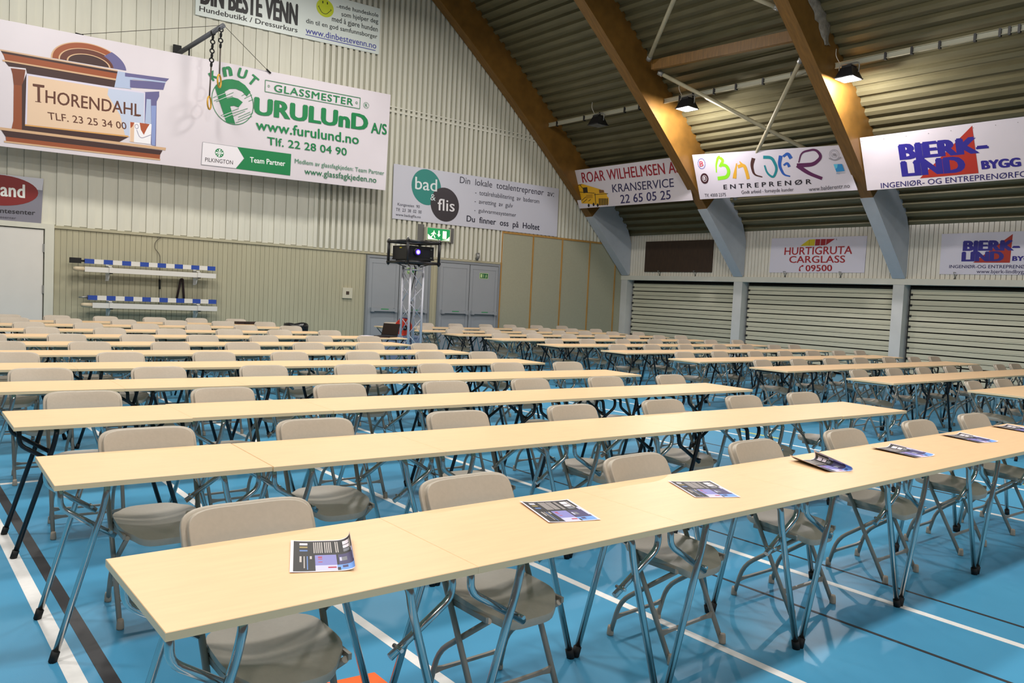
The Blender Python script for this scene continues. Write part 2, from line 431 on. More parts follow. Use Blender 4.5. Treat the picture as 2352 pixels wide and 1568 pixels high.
def flood(u, v, lit, label):
    P_ = on_x(u, v, TRX - .10)
    root = empty('floodlight', P_, 0, label, 'lamp', 'black floodlights on the cable tray')
    q = MB(); w0, w1 = .11, .19
    q.hexa([(-w1, -w1, -.17), (w1, -w1, -.17), (-w1, w1, -.17), (w1, w1, -.17), (-w0, -w0, .03), (w0, -w0, .03), (-w0, w0, .03), (w0, w0, .03)], M_black)
    for k in range(5): q.box(-.1 + k*.05 - .008, -.1 + k*.05 + .008, -.1, .1, .03, .075, M_black)
    q.box(-w1 - .01, w1 + .01, -w1 - .01, w1 + .01, -.185, -.165, M_black)
    q.build('housing', root)
    q = MB(); q.box(-w1 + .015, w1 - .015, -w1 + .015, w1 - .015, -.193, -.186, M_lit if lit else M_off); q.build('lamp_face', root, label='glowing lamp face' if lit else 'unlit glass lamp face')
    q = MB(); q.tube(fillet([(-.0, -.2, -.08), (0, -.22, .12), (0, .22, .12), (0, .2, -.08)], .1), .012, M_steel, 6); q.tube([(0, 0, .12), (.12, 0, .16)], .012, M_steel, 6); q.build('yoke', root)
    q = MB(); q.tube(fillet([(.1, .24, .16), (.06, .34, .35), (.1, .36, .5)], .1), .007, M_white, 6); q.build('cable', root)
    if lit:
        l = bpy.data.lights.new('floodlight_beam', 'POINT'); l.energy = 290; l.color = (1, .95, .96); l.shadow_soft_size = .07
        o = bpy.data.objects.new('floodlight_beam', l); COL.objects.link(o); o.location = P_ + Vector((0, 0, -.24))
flood(1374, 272, False, 'unlit black floodlight between the gable arch and the middle arch')
flood(1579, 232, True, 'lit black floodlight beside the middle arch'); flood(1950, 160, True, 'lit black floodlight beside the nearest arch')

# ------------------------------------------------------------------ signs
class Print:
    """flat printed shapes laid on a sign's own plane; ppx maps a point of a measured crop to the photo"""
    def __init__(s, O, U, V, ox=0, oy=0, sc=1.):
        s.O, s.U, s.V = Vector(O), Vector(U).normalized(), Vector(V).normalized(); s.N = s.U.cross(s.V)
        s.ox, s.oy, s.sc = ox, oy, sc; s.mb = MB(); s.tx = MB(); s.lay = 0
    def loc(s, p):
        u, v = s.ox + p[0]/s.sc, s.oy + p[1]/s.sc
        d = on_plane(u, v, s.O, s.N) - s.O
        return Vector((d.dot(s.U), d.dot(s.V)))
    def z(s, b=.0): s.lay += 1; return .003 + s.lay*.00012
    def poly(s, pts, rgb):
        z = s.z(); P = [s.loc(p) for p in pts]
        s.fill([P], z, rgb)
    def fill(s, loops, z, rgb):
        # triangulated fill of a (possibly concave) outline
        bm = bmesh.new(); vs = [bm.verts.new((p.x, p.y, 0)) for p in loops[0]]
        es = [bm.edges.new((vs[i], vs[(i + 1) % len(vs)])) for i in range(len(vs))]
        bmesh.ops.triangle_fill(bm, use_beauty=True, use_dissolve=False, edges=es)
        m = ink(rgb)
        for f in bm.faces:
            c = [v.co for v in f.verts]
            if (c[1] - c[0]).cross(c[2] - c[0]).z < 0: c = c[::-1]
            s.mb.face([(v.x, v.y, z) for v in c], m)
        bm.free()
    def ell(s, c, ax, ay, rgb, a0=0, a1=360, r0=0., n=36):
        """ellipse (ring when r0>0) about crop point c with crop half-axes ax, ay"""
        z = s.z(); m = ink(rgb)
        def P(t, r): return s.loc((c[0] + r*(ax[0]*math.cos(t) + ay[0]*math.sin(t)), c[1] + r*(ax[1]*math.cos(t) + ay[1]*math.sin(t))))
        for i in range(n):
            t0, t1 = math.radians(a0 + (a1 - a0)*i/n), math.radians(a0 + (a1 - a0)*(i + 1)/n)
            q = [P(t0, r0), P(t0, 1), P(t1, 1), P(t1, r0)] if r0 > 0 else [P(t0, 0), P(t0, 1), P(t1, 1)]
            cr = (q[1] - q[0]).cross(q[2] - q[0])
            if cr < 0: q = q[::-1]
            s.mb.face([(p.x, p.y, z) for p in q], m)
    def stroke(s, pts, w, rgb, taper=False):
        """ribbon of crop width w along crop points, round ends"""
        z = s.z(); m = ink(rgb)
        P = [Vector((p[0], p[1], 0)) for p in pts]
        if len(P) > 2: P = fillet(P, 1e9, 5)
        L = []; R = []
        for i, p in enumerate(P):
            t = (P[min(i + 1, len(P) - 1)] - P[max(i - 1, 0)]).normalized(); n = Vector((-t.y, t.x, 0))
            ww = w if not isinstance(w, (list, tuple)) else w[0] + (w[1] - w[0])*i/max(1, len(P) - 1)
            L.append(p + n*ww/2); R.append(p - n*ww/2)
        for i in range(len(P) - 1):
            q = [s.loc(L[i]), s.loc(L[i + 1]), s.loc(R[i + 1]), s.loc(R[i])]
            if (q[1] - q[0]).cross(q[2] - q[0]) < 0: q = q[::-1]
            s.mb.face([(p.x, p.y, z) for p in q], m)
    def text(s, body, bl, br, tl, rgb, bold=0., shear=0., spacing=1.):
        cu = bpy.data.curves.new('t', 'FONT'); cu.body = body; cu.size = 1; cu.resolution_u = 3; cu.shear = shear; cu.space_character = spacing + bold*.9
        ob = bpy.data.objects.new('t', cu); me = bpy.data.meshes.new_from_object(ob)
        bpy.data.objects.remove(ob); bpy.data.curves.remove(cu)
        if not me.vertices: return
        xs = [v.co.x for v in me.vertices]; ys = [v.co.y for v in me.vertices]
        x0, x1, y1 = min(xs) - bold, max(xs) + bold, max(ys)
        A, B, T = s.loc(bl), s.loc(br), s.loc(tl); ux = (B - A); uy = (T - A)
        z = s.z() + .0006; m = ink(rgb)
        k = 0 if bold < .003 else (1 if bold < .03 else 2)
        for i in range(-k, k + 1):          # strokes thickened by repeated shifted outlines
            dx = bold*i/max(k, 1); dy = bold*.35*(1 if i % 2 else -1) if k else 0
            for f in me.polygons:
                pts = []
                for a in f.vertices:
                    c = me.vertices[a].co; p = A + ux*((c.x + dx - x0)/(x1 - x0)) + uy*((c.y + dy)/y1); pts.append((p.x, p.y, z + i*.00002))
                if f.normal.z < 0: pts = pts[::-1]
                s.tx.face(pts, m)
        bpy.data.meshes.remove(me)
    def board(s, name, corners, thick, label, cat, m=None, group=None, holes=True):
        """corners: crop points tl,tr,br,bl"""
        P = [s.loc(c) for c in corners]; base = (P[2] + P[3])/2
        root = bpy.data.objects.new(name, None); COL.objects.link(root); root.empty_display_size = .1
        o = s.O + s.U*base.x + s.V*base.y
        R = Matrix((s.U, s.V, s.N)).transposed().to_4x4(); R.translation = o
        root.matrix_world = R; props(root, label, cat, group)
        q = MB(); pts = [(p.x - base.x, p.y - base.y) for p in (P[3], P[2], P[0], P[1])]
        q.hexa([(p[0], p[1], -thick) for p in pts] + [(p[0], p[1], 0) for p in pts], m or M_sign); q.build('sign_panel', root)
        for mb, nm in ((s.mb, 'printed_emblem'), (s.tx, 'lettering')):
            if mb.f:
                mb.v = [(v[0] - base.x, v[1] - base.y, v[2]) for v in mb.v]; mb.build(nm, root)
        return root

GREEN = (0, 122, 66)
EX, EZ = (1, 0, 0), (0, 0, 1)
# --- large hanging banner: left half
p = Print((0, 17.4, 0), EX, EZ, 0, 80, 5.226)
p.poly([(0, 172), (1412, 425), (1410, 442), (10, 196)], (206, 172, 140))
BR, DK, TAN, BL1, BL2 = (150, 74, 34), (58, 28, 24), (206, 168, 130), (172, 186, 214), (98, 94, 140)
cx, ax, ay = (1063, 352), (452, 78), (-18, -254)
p.ell(cx, ax, ay, TAN, 0, 180); p.ell(cx, [a*.96 for a in ax], [a*.965 for a in ay], BR, 0, 180); p.ell(cx, [a*.80 for a in ax], [a*.72 for a in ay], TAN, 0, 180)
p.ell(cx, [a*.76 for a in ax], [a*.69 for a in ay], (96, 44, 28), 0, 180); p.ell(cx, [a*.58 for a in ax], [a*.47 for a in ay], TAN, 0, 180); p.ell(cx, [a*.54 for a in ax], [a*.43 for a in ay], DK, 0, 180)
p.ell(cx, ax, ay, BL2, 0, 50, .66)
p.poly([(10, 192), (1412, 440), (1398, 530), (62, 305), (45, 250)], BR); p.poly([(10, 192), (1412, 440), (1411, 466), (30, 222)], DK)
p.poly([(28, 296), (1398, 528), (1395, 548), (30, 318)], TAN)
p.poly([(55, 318), (1395, 548), (1372, 632), (325, 462), (310, 400), (105, 378)], DK)
p.poly([(1412, 436), (1600, 470), (1575, 650), (1372, 628)], BL1); p.poly([(1500, 455), (2030, 526), (1995, 560), (1500, 500)], BL2); p.poly([(1560, 540), (1985, 575), (1960, 660), (1560, 632)], BL2)
p.poly([(1560, 505), (1990, 562), (1988, 578), (1560, 530)], BL1)
p.poly([(165, 590), (275, 605), (265, 1150), (138, 1130), (160, 1030)], (142, 70, 30)); p.poly([(130, 400), (305, 420), (290, 520), (270, 610), (165, 600), (150, 470)], (120, 58, 28))
p.poly([(262, 605), (320, 460), (300, 1085), (1550, 1222), (1430, 1285), (262, 1145)], DK)
p.poly([(1640, 690), (1910, 680), (1910, 740), (1880, 800), (1870, 1335), (1815, 1322), (1740, 1060), (1690, 900)], BL2); p.poly([(1760, 770), (1810, 775), (1815, 1075), (1740, 1060)], BL1)
p.poly([(1815, 850), (1875, 850), (1860, 1330), (1820, 1322)], (134, 150, 200))
p.poly([(318, 464), (1742, 690), (1735, 1060), (1545, 1225), (300, 1086)], (214, 208, 226))
p.poly([(338, 490), (1300, 645), (1290, 720), (1440, 960), (1500, 1205), (322, 1072)], (226, 196, 166)); p.poly([(1300, 645), (1728, 702), (1725, 1055), (1545, 1215), (1500, 1205), (1440, 960), (1290, 720)], (190, 200, 222))
p.poly([(300, 1072), (1540, 1210), (1545, 1228), (300, 1090)], (214, 160, 90))
p.poly([(1558, 1045), (1818, 1072), (1808, 1312), (1556, 1282)], (238, 236, 240)); p.poly([(1562, 1046), (1612, 1052), (1606, 1288), (1560, 1282)], (224, 190, 160))
p.poly([(1562, 1046), (1612, 1052), (1590, 1100), (1566, 1120)], (168, 78, 40)); p.poly([(1675, 1055), (1795, 1072), (1765, 1120), (1725, 1200), (1690, 1140)], (168, 78, 40))
p.ell((1640, 1100), (24, 3), (0, -30), (160, 156, 176), 0, 360, .7); p.stroke([(1640, 1140), (1680, 1250), (1810, 1200)], 9, (160, 156, 176))
p.poly([(0, 1108), (1992, 1355), (1985, 1386), (0, 1140)], TAN); p.poly([(14, 1142), (1950, 1388), (1918, 1442), (70, 1225)], DK)
p.poly([(68, 1222), (1922, 1440), (1915, 1498), (75, 1285)], BR); p.poly([(48, 1270), (1926, 1490), (1920, 1506), (50, 1290)], TAN)
TB = (92, 48, 28)
p.text('T', (395, 797), (535, 815), (392, 588), TB, .022); p.text('HORENDAHL', (545, 815), (1690, 978), (545, 662), TB, .012)
for x0, y0 in ((432, 800), (1610, 968)): p.poly([(x0 - 10, y0 - 4), (x0 + 62, y0 + 6), (x0 + 62, y0 + 14), (x0 - 10, y0 + 4)], TB)
p.text('TLF. 23 25 34 00', (578, 1013), (1520, 1135), (568, 925), TB, .006)
# right half
p.ox, p.oy, p.sc = 440, 120, 4.9
p.poly([(122, 1008), (515, 1064), (592, 1195), (497, 1310), (105, 1266)], (150, 150, 156)); p.poly([(127, 1013), (514, 1069), (586, 1195), (496, 1304), (111, 1261)], (230, 225, 230))
p.poly([(512, 1065), (1120, 1145), (1108, 1387), (497, 1308), (592, 1195)], GREEN)
p.ell((312, 1133), (49, 6), (0, -50), GREEN)
for a in (0, 90, 180, 270):
    t = math.radians(a + 5); dx, dy = math.cos(t), math.sin(t)
    p.stroke([(312 + dx*8, 1133 + dy*8), (312 + dx*42, 1133 + dy*42)], (6, 24), (228, 232, 230)); p.stroke([(312, 1133), (312 + dx*30 - dy*30, 1133 + dy*30 + dx*30)], 6, (228, 232, 230))
p.text('PILKINGTON', (150, 1228), (463, 1263), (152, 1183), (70, 62, 66), .004)
p.text('Team Partner', (655, 1238), (1052, 1282), (655, 1178), (236, 238, 236), .02)
p.ell((460, 560), (237, 34), (-8, -255), GREEN, 0, 360, .972, 48)
p.poly([(262, 400), (372, 440), (395, 520), (432, 605), (490, 806), (388, 784)], GREEN)
p.poly([(262, 402), (300, 350), (370, 314), (450, 303), (530, 322), (600, 370), (662, 447), (620, 497), (570, 442), (500, 412), (430, 412), (372, 442)], GREEN)
p.poly([(395, 522), (460, 505), (520, 522), (574, 562), (527, 620), (480, 602), (432, 607)], GREEN)
for a, b in (((240, 512), (330, 470)), ((250, 548), (470, 452)), ((275, 556), (462, 492)), ((562, 490), (640, 452)), ((592, 522), (680, 478)), ((640, 552), (692, 530)), ((330, 712), (530, 632)), ((350, 724), (630, 632)), ((430, 735), (600, 662)),
             ((520, 762), (690, 682)), ((495, 795), (680, 722)), ((525, 730), (660, 672))):
    p.stroke([a, b], 5, GREEN)
for a, b in (((275, 500), (400, 450)), ((300, 540), (420, 490)), ((340, 716), (460, 668)), ((360, 742), (480, 690))): p.stroke([a, b], 5, (232, 226, 230))
for ch, c, h, w, sp in (('K', (245, 262), 100, 82, 0), ('n', (402, 215), 104, 105, 0), ('U', (570, 238), 104, 105, 0), ('T', (692, 316), 104, 100, 0)):
    r = Vector((c[0] - 462, c[1] - 590)).normalized(); t = Vector((-r.y, r.x))
    cc = Vector(c); A = cc - r*h/2 - t*w/2; B = cc - r*h/2 + t*w/2; T = cc + r*h/2 - t*w/2
    p.text(ch, A, B, T, GREEN, .045)
p.text('URULUnD', (697, 690), (1983, 880), (703, 505), GREEN, .05, 0, .97)
p.text('A/S', (2015, 906), (2195, 926), (2015, 790), GREEN, .03)
for a, b in (((828, 312), (1897, 515)), ((1897, 515), (1890, 636)), ((1890, 636), (825, 442)), ((825, 442), (828, 312))): p.stroke([a, b], 6, GREEN)
for c in ((867, 381), (1855, 568)): p.ell(c, (12, 2), (0, -14), GREEN, 0, 360, .65, 14)
p.text('GLASSMESTER', (925, 440), (1815, 600), (930, 360), GREEN, .014, 0, 1.1)
p.ell((1963, 597), (31, 5), (0, -34), GREEN, 0, 360, .9, 24); p.text('R', (1950, 614), (1978, 619), (1950, 578), GREEN)
p.text('www.furulund.no', (720, 868), (1880, 1036), (720, 753), GREEN, .018)
p.text('Tlf. 22 28 04 90', (850, 1038), (1745, 1163), (848, 950), GREEN, .014)
p.text('Medlem av glassfagkjeden: Team Partner', (1160, 1246), (2165, 1383), (1160, 1196), (70, 132, 100), .004)
p.text('www.glassfagkjeden.no', (1268, 1370), (2077, 1469), (1268, 1302), (30, 112, 72), .008)
TOPB = p.board('hanging_banner', [(-2350, -411), (2241, 478), (2180, 1553), (-2350, 1033)], .03, 'large white hanging banner with brown shopfront picture and green lettering', 'banner')

# --- banner at the top
p = Print((0, 17.96, 0), EX, EZ, 440, 0, 5.113)
p.text('DIN BESTE VENN', (102, 35), (1245, 293), (108, -222), (18, 16, 18), .06, 0, .95)
p.text('Hundebutikk / Dressurkurs', (90, 128), (1243, 383), (92, 66), (28, 26, 26), .014)
p.ell((1567, 95), (102, 24), (0, -106), (196, 208, 40), 0, 360, 0, 40)
for c in ((1541, 25), (1595, 38)): p.ell(c, (7, 2), (0, -17), (30, 40, 20), 0, 360, 0, 14)
p.stroke([(1492, 75), (1530, 150), (1580, 170), (1640, 120)], 7, (50, 60, 20)); p.stroke([(1484, 78), (1498, 66)], 6, (50, 60, 20)); p.stroke([(1630, 108), (1642, 126)], 6, (50, 60, 20))
TXK = (44, 48, 50)
p.text('..ende hundeskole', (1703, 86), (2193, 204), (1703, 38), TXK, .006); p.text('som hjelper deg', (1760, 190), (2190, 277), (1760, 136), TXK, .006)
p.text('med å gjøre hunden', (1648, 248), (2185, 375), (1648, 186), TXK, .006); p.text('din til en god samfunnsborger', (1345, 268), (2180, 456), (1345, 214), TXK, .006)
p.text('www.dinbestevenn.no', (1340, 390), (2168, 574), (1340, 316), (72, 74, 160), .008); p.stroke([(1338, 405), (2160, 594)], 8, (72, 74, 160))
p.board('wall_banner', [(60, -480), (2222, 104), (2200, 640), (45, 170)], .02, 'white dog shop banner with yellow smiling ball, highest on the gable wall', 'banner', mat('sign_board_cool', (222, 230, 224), .4))

# --- grey banner with two discs
p = Print((0, 17.955, 0), EX, EZ, 880, 360, 5.6)
p.ell((555, 390), (190, 30), (2, -230), (30, 134, 122)); p.ell((792, 615), (183, 26), (2, -218), (46, 38, 42))
p.text('bad', (410, 413), (692, 447), (413, 256), (226, 232, 232), .008); p.text('&', (607, 556), (672, 566), (610, 475), (214, 226, 226)); p.text('flis', (700, 685), (918, 706), (702, 535), (232, 230, 232), .008)
NV = (52, 50, 66)
p.text('Din  lokale  totalentreprenør  av:', (985, 335), (2195, 515), (990, 253), NV); p.text('-  totalrehabilitering  av  baderom', (1183, 483), (2008, 600), (1183, 424), NV)
p.text('-  avretting  av  gulv', (1175, 595), (1665, 656), (1178, 537), NV); p.text('-  gulvvarmesystemer', (1170, 706), (1708, 773), (1172, 655), NV)
p.text('Du  finner  oss  på  Holtet', (1072, 830), (2010, 943), (1075, 752), (26, 24, 46), .016)
p.text('Kongsveien  90', (185, 625), (468, 660), (187, 588), NV); p.text('Tlf:  23  38  02  00', (162, 695), (492, 730), (165, 655), NV); p.text('www.badogflis.no', (160, 755), (482, 791), (162, 722), NV)
p.board('wall_banner', [(140, 88), (2262, 410), (2235, 1026), (118, 792)], .02, 'silver grey banner with overlapping teal and dark discs above the doors', 'banner', mat('sign_board_grey', (204, 204, 214), .45))

# --- red ellipse sign at far left
p = Print((0, 17.955, 0), EX, EZ, 0, 380, 8.71)
p.poly([(-520, 118), (872, 264), (846, 496), (-520, 350)], (206, 206, 214))
p.ell((-50, 487), (815, 68), (10, -308), (128, 22, 20))
p.text('and', (4, 603), (500, 648), (4, 338), (232, 232, 226), .03); p.text('ntesenter', (2, 944), (705, 990), (2, 870), (34, 30, 38), .016); p.text('esenter', (2, 1050), (322, 1074), (2, 1012), (78, 74, 86), .004)
p.board('wall_banner', [(-520, 118), (872, 264), (822, 1168), (-520, 1072)], .02, 'silver sign with red ellipse above the white door', 'sign', mat('sign_board_silver', (128, 126, 138), .4))

# --- boards hung between the arches (leaning plane)
VB = Vector((-.42, 0, 1.03)); BO = (16.55, 0, 4.79); UB = (0, -1, 0)
p = Print(BO, UB, VB, 1290, 320, 7.127)
p.text('ROAR WILHELMSEN AS', (345, 708), (1952, 540), (317, 545), (150, 24, 40), .016); p.text('KRANSERVICE', (835, 868), (1840, 775), (823, 738), (46, 42, 84), .006); p.text('22 65 05 25', (965, 1048), (1787, 975), (957, 910), (46, 40, 92), .01)
YC, KC = (226, 172, 30), (44, 34, 20)
p.poly([(252, 742), (340, 728), (640, 818), (690, 870), (740, 880), (745, 930), (772, 960), (768, 1062), (620, 1082), (420, 1050), (330, 1048), (300, 900)], YC)
p.poly([(345, 790), (420, 780), (430, 870), (360, 880)], KC); p.poly([(400, 905), (510, 895), (510, 960), (405, 968)], (190, 140, 24)); p.poly([(610, 820), (690, 830), (700, 870), (620, 880)], (120, 78, 30))
for x in range(6): p.poly([(610 + x*26, 965), (628 + x*26, 962), (630 + x*26, 1075), (614 + x*26, 1080)], KC)
for c in ((445, 1080), (525, 1065), (592, 1075)): p.ell(c, (17, 0), (0, -28), (30, 28, 30), 0, 360, 0, 16)
for a, b in (((300, 740), (345, 800)), ((290, 860), (540, 880)), ((330, 1000), (400, 940)), ((350, 1035), (420, 975)), ((530, 905), (760, 885)), ((440, 1010), (480, 980)), ((550, 880), (560, 1060)), ((260, 755), (330, 735))): p.stroke([a, b], 9, KC)
p.board('advert_board', [(125, 520), (1994, 272), (2147, 995), (290, 1132)], .015, 'white board with red lettering and yellow crane, far left of the hung boards', 'sign', None, 'white boards hung between the arches')

p = Print(BO, UB, VB, 1570, 310, 5.47)
p.stroke([(415, 470), (408, 380), (430, 290), (460, 272)], (14, 40), (150, 220, 40)); p.stroke([(460, 285), (500, 320), (470, 370), (458, 400)], 34, (150, 220, 40)); p.stroke([(458, 372), (540, 380), (575, 460), (545, 530), (430, 545)], (36, 46), (132, 214, 34))
p.stroke([(640, 545), (652, 450), (668, 355)], (46, 14), (212, 160, 50)); p.stroke([(682, 398), (760, 372), (790, 450), (815, 552)], 40, (212, 160, 50)); p.stroke([(704, 330), (745, 385)], (8, 40), (212, 160, 50))
p.stroke([(880, 290), (855, 380), (885, 500), (990, 526)], (46, 14), (66, 34, 30))
p.stroke([(1002, 278), (1110, 280), (1180, 420), (1130, 540), (1050, 480), (1018, 380)], (40, 20), (18, 126, 136))
p.stroke([(1222, 258), (1200, 380), (1260, 500), (1340, 518)], (46, 16), (32, 84, 168)); p.stroke([(1252, 270), (1310, 225), (1352, 295)], (30, 44), (32, 84, 168)); p.stroke([(1258, 380), (1305, 345), (1330, 400)], (24, 34), (32, 84, 168))
p.stroke([(1448, 345), (1480, 215), (1660, 175), (1740, 270), (1640, 370), (1425, 382)], (16, 52), (84, 26, 76)); p.stroke([(1428, 380), (1570, 480), (1742, 546)], (52, 40), (84, 26, 76))
p.text('E N T R E P R E N Ø R', (505, 680), (1610, 612), (501, 625), (30, 26, 38), .02)
p.text('Tlf. 4000 2375', (268, 778), (535, 766), (264, 738), (70, 66, 78)); p.text('Godt arbeid - fornøyde kunder', (730, 738), (1385, 703), (727, 696), (80, 74, 84), .006); p.text('www.balderentr.no', (1578, 706), (2090, 660), (1573, 656), (76, 72, 80), .004)
p.ell((265, 545), (50, -4), (-8, -66), (58, 26, 34)); p.ell((265, 545), (30, -2), (-5, -40), (226, 222, 226), 0, 360, .86); p.text('B', (252, 565), (280, 563), (248, 522), (230, 226, 230), .02)
for k in range(18):
    p.ell((228, 358), (48, -3), (-7, -68), (84, 88, 168), k*20, k*20 + 12, .84, 3)
p.text('B', (205, 392), (252, 389), (200, 330), (196, 50, 66), .0); p.ell((1895, 245), (62, -4), (-8, -64), (140, 136, 144), 0, 360, .94); p.ell((1893, 240), (42, -3), (-6, -44), (150, 146, 154), 0, 360, .92); p.stroke([(1828, 290), (1900, 320), (1980, 278)], 16, (150, 146, 154))
for k in range(3): p.stroke([(1872 + k*18, 268), (1880 + k*14, 220), (1890 + k*14, 262)], 5, (140, 136, 144))
p.poly([(1886, 366), (1992, 362), (2026, 450), (1922, 462)], (40, 132, 190)); p.poly([(1886, 366), (1940, 364), (1932, 410), (1910, 425)], (92, 186, 214)); p.poly([(1922, 470), (2036, 470), (2036, 474), (1922, 476)], (150, 160, 170)); p.text('FFV', (1926, 492), (1968, 490), (1924, 478), (70, 120, 170))
p.board('advert_board', [(107, 250), (1978, 127), (2185, 692), (207, 808)], .015, 'silver board with multicoloured brushed letters, middle of the hung boards', 'sign', mat('sign_board_silver2', (206, 200, 210), .3), 'white boards hung between the arches')

p = Print(BO, UB, VB, 1950, 250, 5.85)
RED, BLU = (172, 44, 28), (40, 32, 134)
p.poly([(1655, 225), (1742, 862), (953, 932)], RED)
p.text('BJERK-', (683, 680), (1885, 572), (655, 487), BLU, .075, 0, .95); p.text('LIND', (712, 903), (1575, 838), (686, 712), BLU, .075, 0, .95); p.poly([(905, 640), (1010, 632), (1018, 690), (905, 700)], BLU)
p.text('BYGG', (1785, 808), (2318, 765), (1770, 700), BLU, .07, 0, .95); p.text('INGENIØR- OG ENTREPRENØRFOR', (432, 1065), (2500, 900), (427, 996), (44, 36, 104), .006)
for x in range(8): p.ell((170 + x*300, 440 - x*37), (5, 0), (0, -5), (90, 80, 80), 0, 360, 0, 8)
p.board('advert_board', [(145, 390), (3000, 20), (3060, 880), (245, 1097)], .015, 'big white board with blue letters on red triangle, nearest of the hung boards', 'sign', None, 'white boards hung between the arches')

# --- signs on the right wall planks
UR = (0, -1, 0)
p = Print((18.885, 0, 0), UR, EZ, 1720, 500, 3.722)
CR2 = (164, 30, 42)
p.poly([(440, 241), (516, 186), (568, 183), (562, 238)], (222, 200, 34)); p.poly([(571, 183), (738, 180), (660, 234), (566, 238)], CR2)
for a, b in (((614, 182), (610, 237)), ((662, 182), (656, 236))): p.stroke([a, b], 4, (226, 222, 232))
p.stroke([(520, 188), (516, 238)], 2, (60, 60, 30)); p.ell((750, 184), (5, 0), (0, -6), (150, 110, 120), 0, 360, .6, 10)
p.text('HURTIGRUTA', (303, 317), (883, 308), (308, 254), CR2, .018); p.text('CARGLASS', (345, 385), (823, 383), (347, 328), CR2, .018); p.text('09500', (485, 457), (713, 455), (485, 405), CR2, .024)
p.stroke([(466, 408), (436, 420), (432, 453)], 8, CR2); p.poly([(452, 404), (468, 404), (466, 418), (452, 418)], CR2); p.poly([(428, 440), (442, 442), (444, 456), (430, 456)], CR2)
p.board('wall_sign', [(196, 176), (1012, 154), (986, 470), (172, 468)], .012, 'white sign with red lettering and yellow red slanted emblem on right wall', 'sign', mat('sign_board_lilac', (222, 218, 232), .3))
p = Print((18.885, 0, 0), UR, EZ, 1720, 500, 3.722)
p.poly([(2258, 138), (2232, 384), (1917, 383)], RED)
p.text('BJERK-', (1828, 280), (2318, 276), (1833, 200), BLU, .075, 0, .95); p.text('LIND', (1817, 370), (2180, 368), (1821, 293), BLU, .075, 0, .95); p.text('BYGG', (2250, 367), (2470, 367), (2254, 328), BLU, .06)
p.text('INGENIØR-OG ENTREPRENØRFOR', (1713, 430), (2500, 432), (1715, 403), (44, 40, 96), .012); p.text('www.bjerk-lindbygg.no', (1947, 473), (2440, 475), (1947, 444), (50, 46, 92), .004)
p.board('wall_sign', [(1650, 138), (2720, 100), (2700, 490), (1628, 482)], .012, 'small white sign with blue letters and red triangle on right wall planks', 'sign', mat('sign_board_lilac', (222, 218, 232), .3))

# --- exit signs
root = empty('exit_sign', (11.75, 17.85, 2.92), 0, 'lit green running man exit box above the doors', 'sign')
q = MB(); q.box(-.38, .38, 0, .10, 0, .34, mat('exit_housing', (196, 190, 170), .4)); q.build('housing', root)
q = MB(); q.box(-.35, .35, -.006, 0, .02, .32, mat('exit_green', (16, 140, 78), .4, emit=.55)); q.build('light_panel', root)
WE = mat('exit_white', (255, 250, 220), .4, emit=1.1)
q = MB()
def flat(pts, y=-.009): q.face([(a, y, b) for a, b in pts], WE)
flat([(.12, .07), (.24, .07), (.24, .27), (.12, .27)])
flat([(-.02, .17), (.02, .17), (.02, .27), (-.02, .27)]); flat([(-.055, .17), (0, .10), (.055, .17)])
flat([(-.175, .24), (-.155, .22), (-.135, .24), (-.155, .265)]); flat([(-.2, .15), (-.15, .15), (-.13, .22), (-.18, .22)]); flat([(-.25, .17), (-.24, .155), (-.17, .2), (-.18, .215)]); flat([(-.14, .2), (-.09, .16), (-.085, .175), (-.13, .215)])
flat([(-.2, .15), (-.17, .15), (-.23, .07), (-.26, .08)]); flat([(-.17, .15), (-.15, .15), (-.1, .08), (-.13, .07)])
flat([(-.34, .03), (.0, .03), (-.2, .06), (-.34, .16)]); flat([(.1, .03), (.34, .03), (.34, .14), (.25, .06)])  # bottom wedges: overexposed glare of the lit panel, painted as white shapes
q.build('pictogram', root, label='white running man, arrow and door pictogram, with painted glare along the bottom')
root = empty('backing_plate', (11.75, 17.965, 2.9), 0, 'dark grey plates on the cladding behind the exit box', 'plate')
q = MB(); q.box(-.58, -.39, -.012, 0, -.01, .42, mat('dark_grey_plate', (104, 102, 98), .6)); q.box(.39, .55, -.012, 0, .0, .40, mat('dark_grey_plate', (104, 102, 98), .6)); q.build('plate', root)
def door_sign(x, y, label):
    root = empty('escape_sign', (x, y, 2.02), 0, label, 'sign', 'green escape stickers on the grey doors')
    q = MB(); q.box(-.15, .15, -.004, 0, -.005, .15, mat('pale_green_rim', (190, 214, 150), .5)); q.build('sticker', root)
    q = MB(); q.box(-.135, .135, -.006, -.004, .008, .137, ink((10, 92, 56))); q.build('green_field', root)
    q = MB(); g = mat('pale_green_rim', (190, 214, 150), .5)
    q.box(-.12, -.055, -.008, -.006, .025, .12, g); q.box(-.02, -.005, -.008, -.006, .03, .115, g); q.box(.06, .085, -.008, -.006, .06, .10, g); q.box(.04, .11, -.008, -.006, .075, .085, g); q.box(.05, .065, -.008, -.006, .02, .06, g); q.box(.085, .1, -.008, -.006, .03, .06, g); q.box(.065, .08, -.008, -.006, .105, .12, g)
    q.build('pictogram', root)
door_sign(13.37, 17.958, 'green escape sticker on the right grey double door'); door_sign(11.05, 17.958, 'green escape sticker on left grey door, behind the truss')
root = empty('thermostat', (9.24, 18.01, 1.32), 0, 'small pale square control box with dark centre on the panelling', 'thermostat')
q = MB(); q.box(-.13, .13, -.04, 0, 0, .26, mat('ivory_box', (206, 200, 176), .5)); q.build('box_cover', root); q = MB(); q.box(-.04, .04, -.046, -.04, .09, .17, ink((70, 56, 44))); q.build('dial', root)
root = empty('door_closer', (13.1, 17.96, 2.52), 0, 'small grey loudspeaker fitting above the right grey doors', 'fitting')
